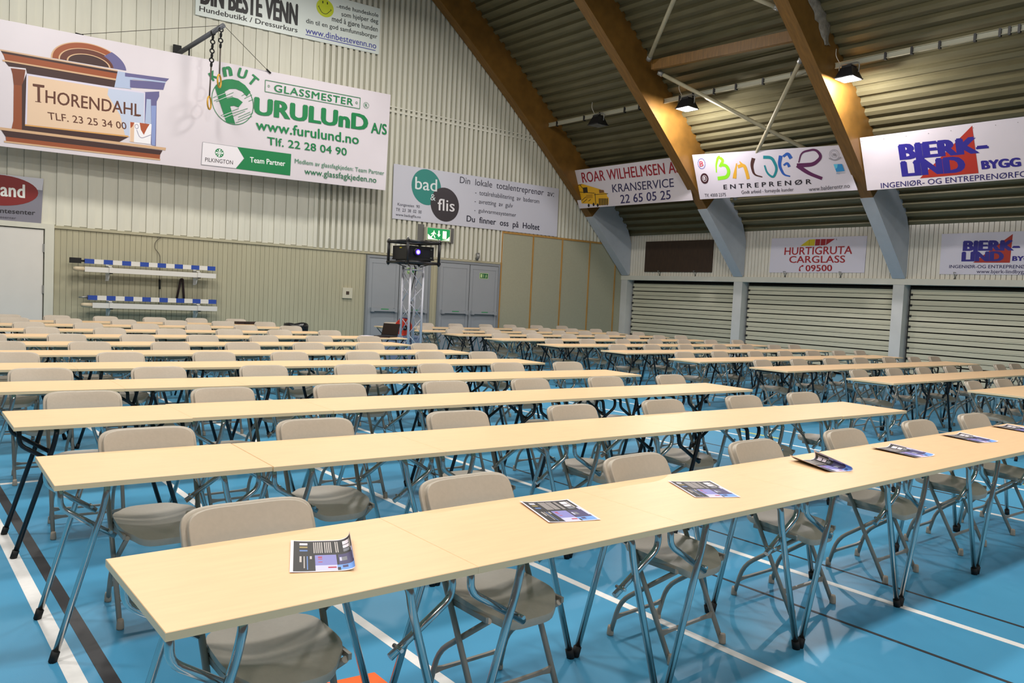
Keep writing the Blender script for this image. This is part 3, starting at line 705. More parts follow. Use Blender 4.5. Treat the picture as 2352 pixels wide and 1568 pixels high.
q = MB(); q.tube([(0, 0, .02), (0, -.06, .08), (0, -.04, .18)], .05, M_steel, 8); q.build('fitting_body', root)

# ------------------------------------------------------------------ folding chair
def squircle_grid(nx, ny, fx, c=.42):
    """rows of points of a rounded-rectangle patch; fx(s,t)->xyz with s,t on the rounded domain"""
    rows = []
    for j in range(ny + 1):
        t = -1 + 2*j/ny; r = []
        for i in range(nx + 1):
            s = -1 + 2*i/nx
            r.append(fx(s*math.sqrt(max(0, 1 - c*t*t*t*t)) , t*math.sqrt(max(0, 1 - c*s*s*s*s))))
        rows.append(r)
    return rows
def rim(rows):
    n = len(rows); k = len(rows[0])
    return [rows[0][i] for i in range(k)] + [rows[j][k - 1] for j in range(1, n)] + [rows[n - 1][i] for i in range(k - 2, -1, -1)] + [rows[j][0] for j in range(n - 2, 0, -1)]
def seat_mesh():
    def top(s, t):          # t=-1 front, +1 back
        w = .184 + .004*(-t)
        y = -.03 + t*.205
        z = .436 - .026*(1 - s*s)*(1 - (t - .1)**2) + .012*t
        if t < -.40: z -= .042*((-.40 - t)/.60)**2
        return Vector((s*w, y, z))
    rows = squircle_grid(14, 12, top)
    q = MB(); q.grid(rows, M_plastic)
    edge = rim(rows)
    low = [Vector((p.x*.985, -.03 + (p.y + .03)*.985, p.z - .030)) for p in edge]
    mid = [Vector((p.x*1.008, -.03 + (p.y + .03)*1.008, p.z - .010)) for p in edge]
    q.grid([low, mid, edge], M_plastic, True)
    und = [[Vector((p.x*.96, -.03 + (p.y + .03)*.96, p.z - .020)) for p in r] for r in rows]
    q.grid([list(reversed(r)) for r in und], M_plastic); q.grid([rim(und), low], M_plastic, True)
    return q.mesh('chair_seat')
BT = math.atan2(.40, .75)       # lean of the uprights
def up_at(z): return -.20 + .533*z
def back_mesh():
    def loop(sc, dep, n=40, w=.222, h=.112):
        out = []
        for k in range(n):
            t = 2*math.pi*k/n; c, s_ = math.cos(t), math.sin(t); e = 2/4.2
            x = math.copysign(abs(c)**e, c); v = math.copysign(abs(s_)**e, s_)
            X = x*(w - (1 - sc)*h*1.2 if sc >= .8 else (w - .024*1.12)*sc/.8); V = v*h*sc
            out.append(pt(X, V, dep))
        return out
    def pt(X, V, dep):
        zc = .716; cur = .022*(1 - (X/.222)**2)
        nrm = Vector((0, -math.cos(BT), math.sin(BT))); upv = Vector((0, math.sin(BT), math.cos(BT)))
        base = Vector((0, up_at(zc) + .004, zc))
        return base + Vector((X, 0, 0)) + upv*V - nrm*cur + nrm*dep
    q = MB(); L = [(.01, -.014), (.4, -.014), (.75, -.014), (.95, -.012), (1.0, -.005), (1.0, .004), (.985, .0085), (.97, .010), (.895, .011), (.882, .0112), (.878, .0125), (.868, .029), (.864, .031), (.848, .0335), (.82, .034), (.6, .034), (.35, .034), (.12, .034), (.01, .034)]
    q.grid([loop(a, b) for a, b in L], M_plastic, True, True, True, True)
    for s in (-1, 1):
        c = pt(s*.207, -.055, .012); q.box(c.x - .009, c.x + .009, c.y - .006, c.y + .004, c.z - .014, c.z + .014, M_frame); q.box(c.x - .004, c.x + .004, c.y - .009, c.y - .005, c.z - .002, c.z + .007, M_gap)
    return q.mesh('chair_backrest')
def front_leg(s):
    q = MB(); q.tube([(s*.188, up_at(.012), .012), (s*.194, up_at(.40), .40), (s*.200, up_at(.62), .62), (s*.200, up_at(.77) + .012, .77)], .0115, M_frame, 10); return q.mesh('chair_front_leg')
def rear_leg(s):
    q = MB(); q.tube(fillet([(s*.165, -.185, .395), (s*.168, .115, .175), (s*.172, .158, .012)], .07), .0110, M_frame, 10); return q.mesh('chair_rear_leg')
def cap(x, y): 
    q = MB(); q.lathe([(.012, .045), (.0145, .035), (.0165, .008), (.015, 0)], (x, y, 0), M_cap, 10); return q.mesh('chair_cap')
def crossbar(y, z, w):
    q = MB(); rows = []
    for i in range(9):
        x = -w + 2*w*i/8; e = abs(x)/w; hh = .006 + .009*max(0, (e - .7)/.3); dd = .007 - .003*max(0, (e - .7)/.3)
        rows.append([(x, y - dd, z - hh), (x, y + dd, z - hh), (x, y + dd, z + hh), (x, y - dd, z + hh)])
    q.grid(rows, M_frame, True, False, True, True); return q.mesh('chair_crossbar')
def rail(s):
    q = MB(); q.box(s*.178 - .006, s*.178 + .006, -.19, .06, .392, .412, M_frame); q.tube([(s*.192, up_at(.415), .415), (s*.16, up_at(.415), .415)], .006, M_rivet, 8); return q.mesh('chair_bracket')
SEAT, BACK = seat_mesh(), back_mesh()
FL, RL = [front_leg(s) for s in (-1, 1)], [rear_leg(s) for s in (-1, 1)]
FC, RC = [cap(s*.188, up_at(.0)) for s in (-1, 1)], [cap(s*.172, .160) for s in (-1, 1)]
CBF, CBR, RAIL = crossbar(up_at(.115) , .115, .186), crossbar(.140, .090, .168), [rail(s) for s in (-1, 1)]
def simple_frame():
    q = MB()
    for s in (-1, 1):
        q.tube([(s*.188, up_at(.0), .0), (s*.200, up_at(.77), .77)], .0115, M_frame, 6); q.tube([(s*.165, -.185, .395), (s*.168, .115, .175), (s*.172, .158, .0)], .011, M_frame, 6)
    q.box(-.18, .18, up_at(.115) - .006, up_at(.115) + .006, .105, .125, M_frame); q.box(-.165, .165, .134, .146, .08, .10, M_frame)
    return q.mesh('chair_frame')
SFRAME = simple_frame()
def chair_parts(root, full):
    link_mesh('seat', SEAT, root); link_mesh('backrest', BACK, root)
    if full:
        for i in (0, 1):
            a = link_mesh('front_leg', FL[i], root); link_mesh('foot_cap', FC[i], a, label='pale rubber foot cap')
            b = link_mesh('rear_leg', RL[i], root); link_mesh('foot_cap', RC[i], b, label='pale rubber foot cap')
            link_mesh('seat_rail', RAIL[i], root)
        link_mesh('crossbar', CBF, root); link_mesh('crossbar', CBR, root)
    else: link_mesh('chair_frame', SFRAME, root)

# ------------------------------------------------------------------ folding exam table
TW, TD, TT, TH = .935, .60, .72, .022
def top_mesh():
    q = MB(); x, z0, z1, b = TW/2, TT - TH, TT, .0015
    q.box(-x, x, 0, TD, z0, z1 - b, M_edge); q.face([(-x + b, b, z1), (x - b, b, z1), (x - b, TD - b, z1), (-x + b, TD - b, z1)], M_birch)
    q.grid([[(-x, 0, z1 - b), (x, 0, z1 - b), (x, TD, z1 - b), (-x, TD, z1 - b)], [(-x + b, b, z1), (x - b, b, z1), (x - b, TD - b, z1), (-x + b, TD - b, z1)]], M_birch, True, False)
    return q.mesh('table_top')
def leg_mesh(s, near, m):
    y = .055 if near else TD - .055
    x0, x1 = s*(TW/2 - .022), s*(TW/2 - .215)
    q = MB(); q.tube(fillet([(x0, y, .03), (x1 + s*.016, y, .60), (x1, y, TT - TH - .015), (x1, y + (.06 if near else -.06), TT - TH - .013)], .035), .0135, m, 10)
    return q.mesh('table_leg')
def tcap(s, near):
    y = .055 if near else TD - .055; x0 = s*(TW/2 - .022)
    q = MB(); q.tube([(x0 + s*.010, y, .0), (x0 - s*.003, y, .042)], .0175, M_rubber, 10); return q.mesh('table_foot_cap')
def brace_mesh(s, m):
    xe = s*(TW/2 - .035); xl = s*(TW/2 - .255); zt = TT - TH - .014
    q = MB()
    q.tube(fillet([(xl, .083, .47), (xe, .083, zt - .075), (xe, .083, zt), (xe, TD - .083, zt), (xe, TD - .083, zt - .075), (xl, TD - .083, .47)], .045), .0125, m, 10)
    for y in (.083, TD - .083): q.tube([(s*(TW/2 - .232), y - .03, .495), (s*(TW/2 - .232), y + .016, .495)], .007, m, 8)
    return q.mesh('table_brace')
def topbar_mesh(s, m):
    x1 = s*(TW/2 - .215); q = MB(); q.tube([(x1, .10, TT - TH - .0135), (x1, TD - .10, TT - TH - .0135)], .013, m, 8)
    q.box(-.0, .0001, 0, .0001, .69, .6901, m); return q.mesh('table_crossbar')
def runner_mesh(y):
    q = MB(); q.box(-TW/2 + .05, TW/2 - .05, y, y + .025, TT - TH - .012, TT - TH, M_black)
    return q.mesh('table_runner')
TOP, RUN = top_mesh(), [runner_mesh(y) for y in (.115, TD - .14)]
TKIT = {}
for nm, m in (('chrome', M_chrome), ('black', M_black)):
    TKIT[nm] = dict(leg=[leg_mesh(s, n, m) for s in (-1, 1) for n in (True, False)], cap=[tcap(s, n) for s in (-1, 1) for n in (True, False)],
                    brace=[brace_mesh(s, m) for s in (-1, 1)], bar=[topbar_mesh(s, m) for s in (-1, 1)])
def simple_under(m, s):
    q = MB(); x0, x1, xb, xe = s*(TW/2 - .022), s*(TW/2 - .215), s*(TW/2 - .255), s*(TW/2 - .035); zt = TT - TH - .0135
    q.tube([(x0, .055, 0), (x1, .055, .63), (x1, .055, zt), (x1, TD - .055, zt), (x1, TD - .055, .63), (x0, TD - .055, 0)], .0135, m, 6)
    q.tube([(xb, .07, .475), (xe, .07, zt), (xe, TD - .07, zt), (xb, TD - .07, .475)], .0125, m, 6)
    return q.mesh('table_leg_frame')
TS = {n: [simple_under(m, s) for s in (-1, 1)] for n, m in (('chrome', M_chrome), ('black', M_black))}
def table_parts(root, full, kind):
    link_mesh('table_top', TOP, root)
    if full:
        k = TKIT[kind]; [link_mesh('runner', r_, root) for r_ in RUN]
        for i in range(4):
            l = link_mesh('leg', k['leg'][i], root); link_mesh('foot_cap', k['cap'][i], l, label='black rubber foot cap')
        for i in (0, 1): link_mesh('brace', k['brace'][i], root); link_mesh('crossbar', k['bar'][i], root)
    else:
        for i in (0, 1): link_mesh('leg_frame', TS[kind][i], root)

# ------------------------------------------------------------------ seating: two blocks of rows
ORD = ['first', 'second', 'third', 'fourth', 'fifth', 'sixth', 'seventh', 'eighth', 'ninth', 'tenth', 'eleventh']
def line(A, B): s = (B[1] - A[1])/(B[0] - A[0]); return lambda x: A[1] + (x - A[0])*s, math.atan(s)
# near edge of each left row (two floor-plan points), first joint and last joint, chair x positions
LEFT = [
 ((.541, 1.886), (5.242, 1.872), [.541, 1.432, 2.374, 3.313, 4.262, 5.228, 6.15, 7.085], [.99, 1.87, 2.86, 3.80, 4.74, 5.73, 6.62]),
 ((.569, 3.465), (7.00, 3.226), [.569, 1.431, 2.336, 3.262, 4.183, 5.114, 6.019, 7.00], [1.07, 1.92, 2.85, 3.80, 4.72, 5.68, 6.52]),
 ((.614, 4.918), (6.995, 4.757), (.614, 6.995, 7), [1.06, 1.94, 2.82, 3.75, 4.67, 5.58, 6.53]),
 ((.979, 6.403), (6.921, 6.202), (.60, 6.92, 7), [1.05, 1.92, 2.80, 3.70, 4.61, 5.53, 6.42]),
 ((1.201, 7.876), (6.763, 7.69), (.58, 6.763, 7), [1.04, 1.96, 2.85, 3.67, 4.56, 5.50, 6.28]),
 ((1.416, 9.302), (6.713, 9.173), (.70, 6.713, 7), [1.13, 1.97, 2.81, 3.68, 4.54, 5.45, 6.31]),
 ((1.616, 10.622), (6.638, 10.717), (.70, 6.638, 7), [1.11, 1.97, 2.81, 3.66, 4.54, 5.41, 6.28]),
 ((1.832, 12.057), (7.481, 12.248), (.62, 7.50, 8), [None, 1.92, 2.78, 3.64, 4.55, 5.40, 6.32, None]),
 ((1.653, 13.384), (6.418, 13.492), (.67, 6.60, 7), [None, 1.95, 2.77, 3.61, 4.46, 5.31, 6.17]),
 ((2.627, 14.80), (6.289, 14.93), (.66, 6.66, 7), [None, 1.92, 2.73, 3.61, 4.50, 5.39, 6.24]),
 ((2.481, 15.95), (5.838, 16.03), (.66, 6.50, 7), [None, 1.96, 2.73, 3.56, 4.43, 5.25, 6.06]),
]
RIGHT = [
 (3.27, (9.87, 16.2, 7), [10.22, 11.12, None, None, None, None, None]),
 (4.62, (9.66, 16.15, 7), [10.12, 11.10, 11.98, 12.95, 13.86, 14.85, 15.58]),
 (6.06, (9.665, 16.1, 7), [10.10, 11.07, 12.02, 12.96, 13.93, 14.90, 15.76]),
 (7.45, (9.58, 16.05, 7), [10.05, 10.99, 11.98, 12.90, 13.84, 14.78, 15.64]),
 (8.98, (9.66, 16.1, 7), [10.13, 11.04, 11.99, 13.03, 13.93, 14.92, 15.70]),
 (10.44, (9.49, 16.1, 7), [9.98, 10.84, 11.83, 12.82, 13.75, 14.68, 15.72]),
 (11.95, (9.42, 15.98, 7), [9.88, 10.78, 11.77, 12.77, 13.77, 14.74, 15.53]),
 (13.30, (9.33, 15.9, 7), [9.70, 10.73, 11.78, 12.73, 13.58, 14.54, 15.49]),
 (14.55, (9.30, 15.7, 7), [9.74, 10.63, 11.51, 12.53, 13.37, 14.31, 15.2]),
 (16.02, (9.26, 15.75, 7), [9.77, 10.76, 11.64, 12.61, 13.43, 14.36, 15.32]),
]
rj = random.Random(11)
def seat_row(block, i, yfun, yaw, joints, chairs, full, nrows):
    rowtxt = {0: 'front row'}.get(i, ORD[i] + ' row' if i < nrows - 1 else 'rearmost row')
    n = len(joints) - 1
    cnt = 0
    for j in range(n):
        if block == 'left' and i >= 9 and j == 0: continue
        if block == 'right' and i == 0 and j > 2: continue
        a, b = joints[j], joints[j + 1]; xc = (a + b)/2
        kind = 'chrome' if (block == 'left' and i < 1) else ('black' if rj.random() < (.25 if (block == 'left' and i == 1) else .5) else 'chrome')
        dz = 0.; dy = rj.uniform(-.008, .008) if i else 0.
        if block == 'left' and i == 2 and j == 0: dy = -.02
        lab = '%s pale wood folding desk from the left, %s of the %s block' % (ORD[cnt], rowtxt, block)
        if block == 'left' and i == 7 and j == 7: lab = 'pale wood folding desk carrying the black laptop, at the aisle end'
        cnt += 1
        t = empty('folding_desk', (xc, yfun(xc) + dy, 0), yaw, lab, 'desk', 'pale wood desks, %s of the %s block' % (rowtxt, block))
        table_parts(t, full, kind)
        t.scale = ((b - a - (.005 if (block == 'left' and i == 1 and j == 0) else .0006))/TW/math.cos(yaw), 1, 1)
    cnt = -1
    for x in chairs:
        if x is None: continue
        cnt += 1
        off = .470 + (rj.uniform(-.012, .02) if i else 0.)
        lab = '%s beige plastic folding chair from the left, %s of the %s block' % (ORD[cnt], rowtxt, block)
        c = empty('folding_chair', (x, yfun(x) + off, 0), yaw + rj.uniform(-.05, .05), lab, 'chair', 'beige chairs, %s of the %s block' % (rowtxt, block))
        chair_parts(c, full)
for i, (A, B, J, CH) in enumerate(LEFT):
    f, yaw = line(A, B)
    if isinstance(J, tuple): J = [J[0] + (J[1] - J[0])*k/J[2] for k in range(J[2] + 1)]
    seat_row('left', i, f, yaw, J, CH, i < 6, len(LEFT))
for i, (y0, J, CH) in enumerate(RIGHT):
    J = [J[0] + (J[1] - J[0])*k/J[2] for k in range(J[2] + 1)]
    seat_row('right', i, lambda x, y0=y0: y0 + .012*(x - 9.6), .012, J, CH, i < 5, len(RIGHT))

# ------------------------------------------------------------------ leaflets on the front row
K_, Wh, Tx = ink((30, 28, 32)), ink((238, 226, 236)), ink((190, 182, 178))
Vio, Nav, Sky, Ice, Redk, Gry, Gold, Blu_ = ink((134, 132, 196)), ink((66, 60, 104)), ink((110, 158, 232)), ink((202, 200, 240)), ink((176, 60, 84)), ink((120, 122, 130)), ink((170, 150, 90)), ink((92, 128, 190))
def leaf_mat(u, v):
    # u 0..1 left-right, v 0..1 bottom (near) to top (far)
    if u < .045 or u > .955 or v < .018 or v > .982: return Wh
    if v > .50:
        if .13 < u < .23:
            if .84 < v < .91: return Wh
            if .75 < v < .79: return Gold
            if .63 < v < .68: return Blu_
            return K_
        for a, b in ((.32, .45), (.47, .585), (.62, .70)):
            if a < u < b and .56 < v < .94 and int((u - a)/.0135) % 2 == 0: return Tx
        if .74 < u < .86 and (.80 < v < .90 or .68 < v < .78): return Wh
        if .74 < u < .86 and .56 < v < .65: return Gry
        if .88 < u < .90 and .62 < v < .92: return Tx
        if u > .90 and v < .62: return Ice
        return K_
    if u < .34:
        for a, lo in ((.13, .30), (.175, .12), (.22, .06), (.27, .38)):
            if a < u < a + .022 and lo < v < .48: return Blu_ if a == .22 else Tx
        return K_
    if v > .19:
        if u < .62:
            if .37 < u < .43 and (.42 < v < .455 or .36 < v < .38 or .27 < v < .30): return Redk
            return Vio
        if u < .65: return K_
        if .66 < u < .78 and .30 < v < .42: return Ice if u < .70 else Gry
        if u > .93 and v > .24: return Ice
        return Nav
    if u < .62: return Redk if (.50 < u < .61 and .08 < v < .14) else Ice
    if .62 <= u < .66 and v < .12: return K_
    if .70 < u < .78 and .10 < v < .15: return Nav
    return Sky
def leaflet(x, y, rot, curlR, curlL, bow, label):
    root = empty('leaflet', (x, y, TT + .0012), rot, label, 'leaflet', 'printed leaflets on the front row of desks')
    nu, nv = 72, 44; LW, LH = .215, .292
    q = MB()
    P = []
    for j in range(nv + 1):
        v = j/nv; r = []
        for i in range(nu + 1):
            u = i/nu
            z = curlR*max(0, (u - .62)/.38)**2*(.45 + .55*v) + curlL*max(0, (.3 - u)/.3)**2*(.4 + .6*v) + bow*math.sin(math.pi*u)*v*v
            xx = (u - .5)*LW - (curlR*1.1)*max(0, (u - .7)/.3)**2
            r.append((xx, (v - .5)*LH, z + .0005))
        P.append(r)
    n = len(q.v)
    for r in P: q.v += r
    for j in range(nv):
        for i in range(nu):
            k = nu + 1
            q.f.append((j*k + i, j*k + i + 1, (j + 1)*k + i + 1, (j + 1)*k + i)); q.m.append(q.mi(leaf_mat((i + .5)/nu, (j + .5)/nv))); q.sm.append(True)
    q.build('printed_sheet', root)
R_ = math.radians
leaflet(1.095, 2.20, R_(-24), .030, .004, .0, 'leaflet nearest the camera, left end of the front desks')
leaflet(2.075, 2.235, R_(-18), .004, .006, .0, 'second leaflet from the left on the front desks, lying flat')
leaflet(2.90, 2.195, R_(-27), .004, .004, .0, 'third leaflet from the left on the front desks, lying flat')
leaflet(3.955, 2.23, R_(-20), .055, .03, .0, 'fourth leaflet from the left on the front desks, most strongly curled')
leaflet(4.83, 2.225, R_(-9), .025, .012, .0, 'fifth leaflet from the left on the front desks, slightly curled')
leaflet(5.86, 2.265, R_(-16), .018, .010, .0, 'sixth leaflet from the left on the front desks')
leaflet(6.78, 2.29, R_(-14), .014, .010, .0, 'rightmost leaflet, at the far end of the front desks')

# ------------------------------------------------------------------ truss tower, projector in its cage
root = empty('truss_tower', (8.455, 13.70, 0), 0, 'silver aluminium truss tower holding the projector', 'truss')
a = .145; TZ = 2.06
for sx in (-1, 1):
    for sy in (-1, 1):
        q = MB(); q.tube([(sx*a, sy*a, .01), (sx*a, sy*a, TZ)], .025, M_alu, 12); q.build('chord', root)
q = MB(); z = .10; n = 6; st = (TZ - .2)/n
for k in range(n):
    for f in range(4):
        c = [(-a, -a), (a, -a), (a, a), (-a, a)]; p0, p1 = c[f], c[(f + 1) % 4]
        if k % 2: p0, p1 = p1, p0
        q.tube([(p0[0], p0[1], z), (p1[0], p1[1], z + st)], .008, M_alu, 6)
    z += st
for zz in (.1, TZ - .08):
    for f in range(4):
        c = [(-a, -a), (a, -a), (a, a), (-a, a)]; p0, p1 = c[f], c[(f + 1) % 4]; q.tube([(p0[0], p0[1], zz), (p1[0], p1[1], zz)], .012, M_alu, 6)
q.build('lattice', root)
q = MB(); q.box(-.3, .3, -.3, .3, 0, .01, M_steel); q.build('base_plate', root)
q = MB(); q.tube(fillet([(.05, -.02, 2.0), (.02, .03, 1.7), (-.05, 0, 1.45), (.03, .02, 1.2), (-.02, .0, .9), (.02, 0, .5)], .3), .008, M_rubber, 6); q.build('hanging_cable', root)
root = empty('projector_cage', (8.45, 13.70, 2.09), 0, 'black tubular cage frame on top of the truss tower', 'cage')
b = .36; hh = .40
for z in (.0, hh):
    q = MB()
    for s in (-1, 1): q.tube([(-b - .03, s*b, z + .03), (b + .03, s*b, z + .03)], .028, M_black, 10); q.tube([(s*b, -b - .03, z + .03), (s*b, b + .03, z + .03)], .028, M_black, 10)
    q.build('ring_frame', root)
for sx in (-1, 1):
    for sy in (-1, 1):
        q = MB(); q.tube([(sx*b, sy*b, -.015), (sx*b, sy*b, hh + .075)], .029, M_black, 10); P_ = q.build('post', root)
        q = MB(); q.lathe([(.004, 0), (.018, .008), (.02, .02), (.012, .034), (.002, .038)], (sx*b, sy*b, hh + .075), M_chrome, 10); q.lathe([(.014, -.03), (.014, 0)], (sx*b, sy*b, -.015), M_chrome, 8); q.build('end_knob', P_, label='silver end knob')
q = MB()
for s in (-1, 1): q.box(-b, b, s*.13 - .03, s*.13 + .03, .035, .055, M_black); q.tube([(s*b*.9, -.1, .02), (s*.1, -.1, -.05)], .01, M_black, 6); q.tube([(s*b*.6, b*.9, .02), (s*.1, .1, -.055)], .01, M_black, 6)
q.build('support_rail', root)
root = empty('projector', (8.45, 13.71, 2.146), 0, 'black projector with glowing blue white lens inside the cage', 'projector')
M_proj = mat('projector_black', (26, 26, 29), .45, vary=.1)
q = MB(); q.box(-.30, .30, -.27, .29, .045, .295, M_proj); q.box(-.31, .31, -.28, .29, .03, .05, M_proj); q.box(-.25, .20, -.275, -.27, .08, .27, mat('projector_front', (34, 34, 40), .3)); q.build('body', root)
q = MB(); q.tube([(-.10, -.27, .175), (-.10, -.325, .175)], [.075, .07], M_proj, 20); q.tube([(-.10, -.315, .175), (-.10, -.331, .175)], .058, M_rubber, 20); L = q.build('lens_barrel', root)
q = MB(); q.cyl((-.10, -.331, .175), (0, -1, 0), .052, .003, mat('lens_blue', (70, 40, 255), .2, emit=3.2), 20); q.build('lens', L, label='blue glowing lens')
q = MB(); q.cyl((-.10, -.335, .175), (0, -1, 0), .030, .003, mat('lens_core', (245, 248, 255), .2, emit=11.), 16); q.build('lens_core', L, label='white hot lens centre')
q = MB()
for sx in (-1, 1): q.box(sx*.25 - .03, sx*.25 + .03, -.2, .2, 0, .03, M_proj)
q.build('foot_rail', root)
q = MB(); q.box(-.303, -.3, -.05, .03, .245, .262, ink((206, 190, 40))); q.box(.22, .26, -.273, -.27, .23, .25, ink((110, 116, 110))); q.box(.22, .26, -.273, -.27, .07, .09, ink((110, 116, 110))); q.build('sticker', root, label='yellow and grey stickers')

# ------------------------------------------------------------------ things on and behind the technician's desk
root = empty('storage_box', (8.66, 14.34, 0), 0, 'grey blue plastic storage box behind the truss tower', 'box')
q = MB(); M_box = mat('grey_blue_plastic', (132, 142, 168), .5)
q.hexa([(-.27, -.2, .0), (.27, -.2, .0), (-.27, .2, .0), (.27, .2, .0), (-.29, -.22, .61), (.29, -.22, .61), (-.29, .22, .61), (.29, .22, .61)], M_box); q.build('box_body', root)
q = MB(); q.box(-.31, .31, -.24, .24, .605, .645, M_box); q.box(-.1, .1, -.25, -.24, .56, .62, M_box); q.build('box_lid', root)
root = empty('cable_reel', (8.60, 14.22, .6455), math.radians(-30), 'red plastic cable reel on the storage box behind the truss tower', 'cable reel')
M_red = mat('reel_red', (206, 52, 24), .4); R0 = .172
for nm, y in (('reel_flange', -.06), ('reel_flange', .045)):
    q = MB(); q.tube([(0, y, R0 + .004), (0, y + .014, R0 + .004)], R0, M_red, 32)
    F_ = q.build(nm, root)
    q = MB(); q.torus((0, y + .007, R0 + .004), (1, 0, 0), (0, 0, 1), R0 - .008, .011, M_red, 32, 8); q.build('flange_rim', F_)
q = MB(); q.tube([(0, -.05, R0 + .004), (0, .05, R0 + .004)], R0*.8, mat('orange_cable', (214, 84, 30), .5, bump=.3, scale=60), 28); q.build('wound_cable', root)
q = MB(); q.tube([(.03, -.066, R0 - .01), (.03, -.06, R0 - .01)], .05, M_rubber, 20); q.tube([(.03, -.07, R0 - .01), (.03, -.065, R0 - .01)], .012, M_alu, 10); q.build('socket_hub', root, label='dark socket hub')
q = MB(); q.tube(fillet([(-.09, .0, .10), (-.09, 0, .36), (.09, 0, .36), (.09, 0, .10)], .06), .014, mat('reel_handle', (48, 34, 86), .4), 8); q.build('handle', root, label='dark blue handle')
root = empty('laptop', (7.27, 12.62, TT + .0012), math.radians(-62), 'open black laptop on the desk left of the truss tower', 'laptop')
q = MB(); q.box(-.17, .17, -.12, .12, 0, .018, mat('laptop_black', (24, 23, 25), .4)); q.box(-.15, .15, -.03, .105, .018, .0195, M_gap); q.build('keyboard_base', root)
q = MB()
q.hexa([(-.17, .118, .02), (.17, .118, .02), (-.17, .132, .02), (.17, .132, .02), (-.17, .19, .235), (.17, .19, .235), (-.17, .204, .231), (.17, .204, .231)], MATS['laptop_black']); S_ = q.build('screen', root)
q = MB(); q.hexa([(-.155, .1195, .038), (.155, .1195, .038), (-.155, .123, .038), (.155, .123, .038), (-.155, .1845, .224), (.155, .1845, .224), (-.155, .188, .224), (.155, .188, .224)], mat('laptop_screen', (40, 30, 24), .3)); q.build('display_glass', S_)
root = empty('paper_sheet', (7.02, 12.78, TT + .0012), .3, 'white paper sheets left of the laptop', 'paper')
q = MB(); q.box(-.105, .105, -.148, .148, 0, .004, Wh); q.build('paper_stack', root)
root = empty('clipboard', (7.07, 12.50, TT + .0012), 1.3, 'dark clipboard lying left of the laptop', 'clipboard')
q = MB(); q.box(-.115, .115, -.16, .16, 0, .006, ink((52, 34, 36))); q.build('board', root); q = MB(); q.box(-.04, .04, .13, .16, .006, .016, M_steel); q.build('clip', root)
root = empty('waste_bin', (6.68, 15.12, 0), .2, 'black waste bin with a black bag over the rim, by the far left desks', 'bin')
M_bag = mat('black_bag', (18, 18, 20), .3, bump=.6, scale=20)
q = MB(); q.lathe([(.15, 0), (.16, .02), (.215, .76), (.21, .78), (.195, .76), (.14, .03)], (0, 0, 0), M_black, 20); q.build('bin_body', root)
q = MB(); rows = []
for j in range(6):
    r = []
    for k in range(24):
        t = 2*math.pi*k/24; rr_ = (.222, .235, .243, .235, .22, .19)[j]*(1 + .03*math.sin(5*t + j)); zz = (.60, .68, .76, .80 + .02*math.sin(3*t), .80 + .03*math.sin(2*t + 1), .74)[j]
        r.append((rr_*math.cos(t), rr_*math.sin(t), zz))
    rows.append(r)
q.grid(rows, M_bag, True); q.build('bin_bag', root)
root = empty('black_case', (6.12, 16.33, TT + .0012), .03, 'long flat black case lying on the rearmost left desks', 'case')
q = MB(); q.box(-.22, .22, -.06, .06, 0, .052, ink((40, 26, 28))); q.build('case_body', root); q = MB(); q.tube(fillet([(-.05, -.061, .02), (-.05, -.085, .025), (.05, -.085, .025), (.05, -.061, .02)], .02), .006, M_rubber, 6); q.build('handle', root)

# ------------------------------------------------------------------ goal posts stored on the wall
M_blue, M_gw = mat('post_blue', (40, 74, 164), .45), mat('post_white', (226, 224, 218), .45)
def striped(x0, x1, z, label, dark_end, tip):
    root = empty('goal_post', ((x0 + x1)/2, 17.80, z), 0, label, 'goal post', 'blue and white goal posts stored on the wall'); Lh = (x1 - x0)/2
    n = 15
    for i in range(n):
        pass
    q = MB()
    for i in range(n):
        a_, b_ = -Lh + 2*Lh*i/n, -Lh + 2*Lh*(i + 1)/n; q.box(a_, b_, -.04, .04, -.045, .045, M_blue if i % 2 == 0 else M_gw)
    q.build('striped_bar', root)
    q = MB()
    if dark_end: q.box(-Lh - .26, -Lh - .06, -.04, .04, -.05, .055, M_rubber); q.tube([(-Lh - .07, 0, 0), (-Lh, 0, 0)], .02, M_rubber, 8); q.build('brush_end', root, label='black bristle end')
    else: q.tube([(-Lh - .16, 0, .0), (-Lh, 0, .01)], [.012, .03], M_steel, 8); q.build('pointed_end', root, label='grey pointed end')
striped(3.39, 5.945, 1.845, 'upper blue and white striped goal post on the panelling', True, False)
striped(3.46, 5.985, 1.125, 'lower blue and white striped goal post on the panelling', False, True)
def whitebar(x0, x1, z, label):
    root = empty('white_bar', ((x0 + x1)/2, 17.74, z), 0, label, 'bar', 'white bars stored under the striped posts'); Lh = (x1 - x0)/2
    q = MB(); q.box(-Lh + .2, Lh, -.05, .05, -.05, .05, M_gw); q.build('bar', root)
    q = MB(); q.tube([(-Lh, 0, 0), (-Lh + .05, 0, 0), (-Lh + .2, 0, 0)], [.03, .046, .048], mat('cream_end', (206, 190, 160), .5), 10); q.build('end_cap', root, label='cream end cap')
whitebar(3.18, 5.94, 1.685, 'upper plain white bar under the striped goal post'); whitebar(3.33, 5.985, .975, 'lower plain white bar under the striped goal post')
def hook(x, z, label):
    root = empty('wall_hook', (x, 18.01, z), 0, label, 'bracket', 'white hooks carrying the stored bars')
    q = MB(); q.box(-.03, .03, -.012, 0, -.22, .17, M_gw); q.box(-.03, .03, -.34, 0, -.075, -.055, M_gw); q.box(-.03, .03, -.34, -.325, -.075, .055, M_gw); q.box(-.03, .03, -.26, 0, .065, .085, M_gw); q.build('hook_plate', root)
    q = MB(); q.tube([(0, -.2, -.07), (-.02, -.18, -.20)], .018, M_gw, 6); q.build('hook_stub', root)
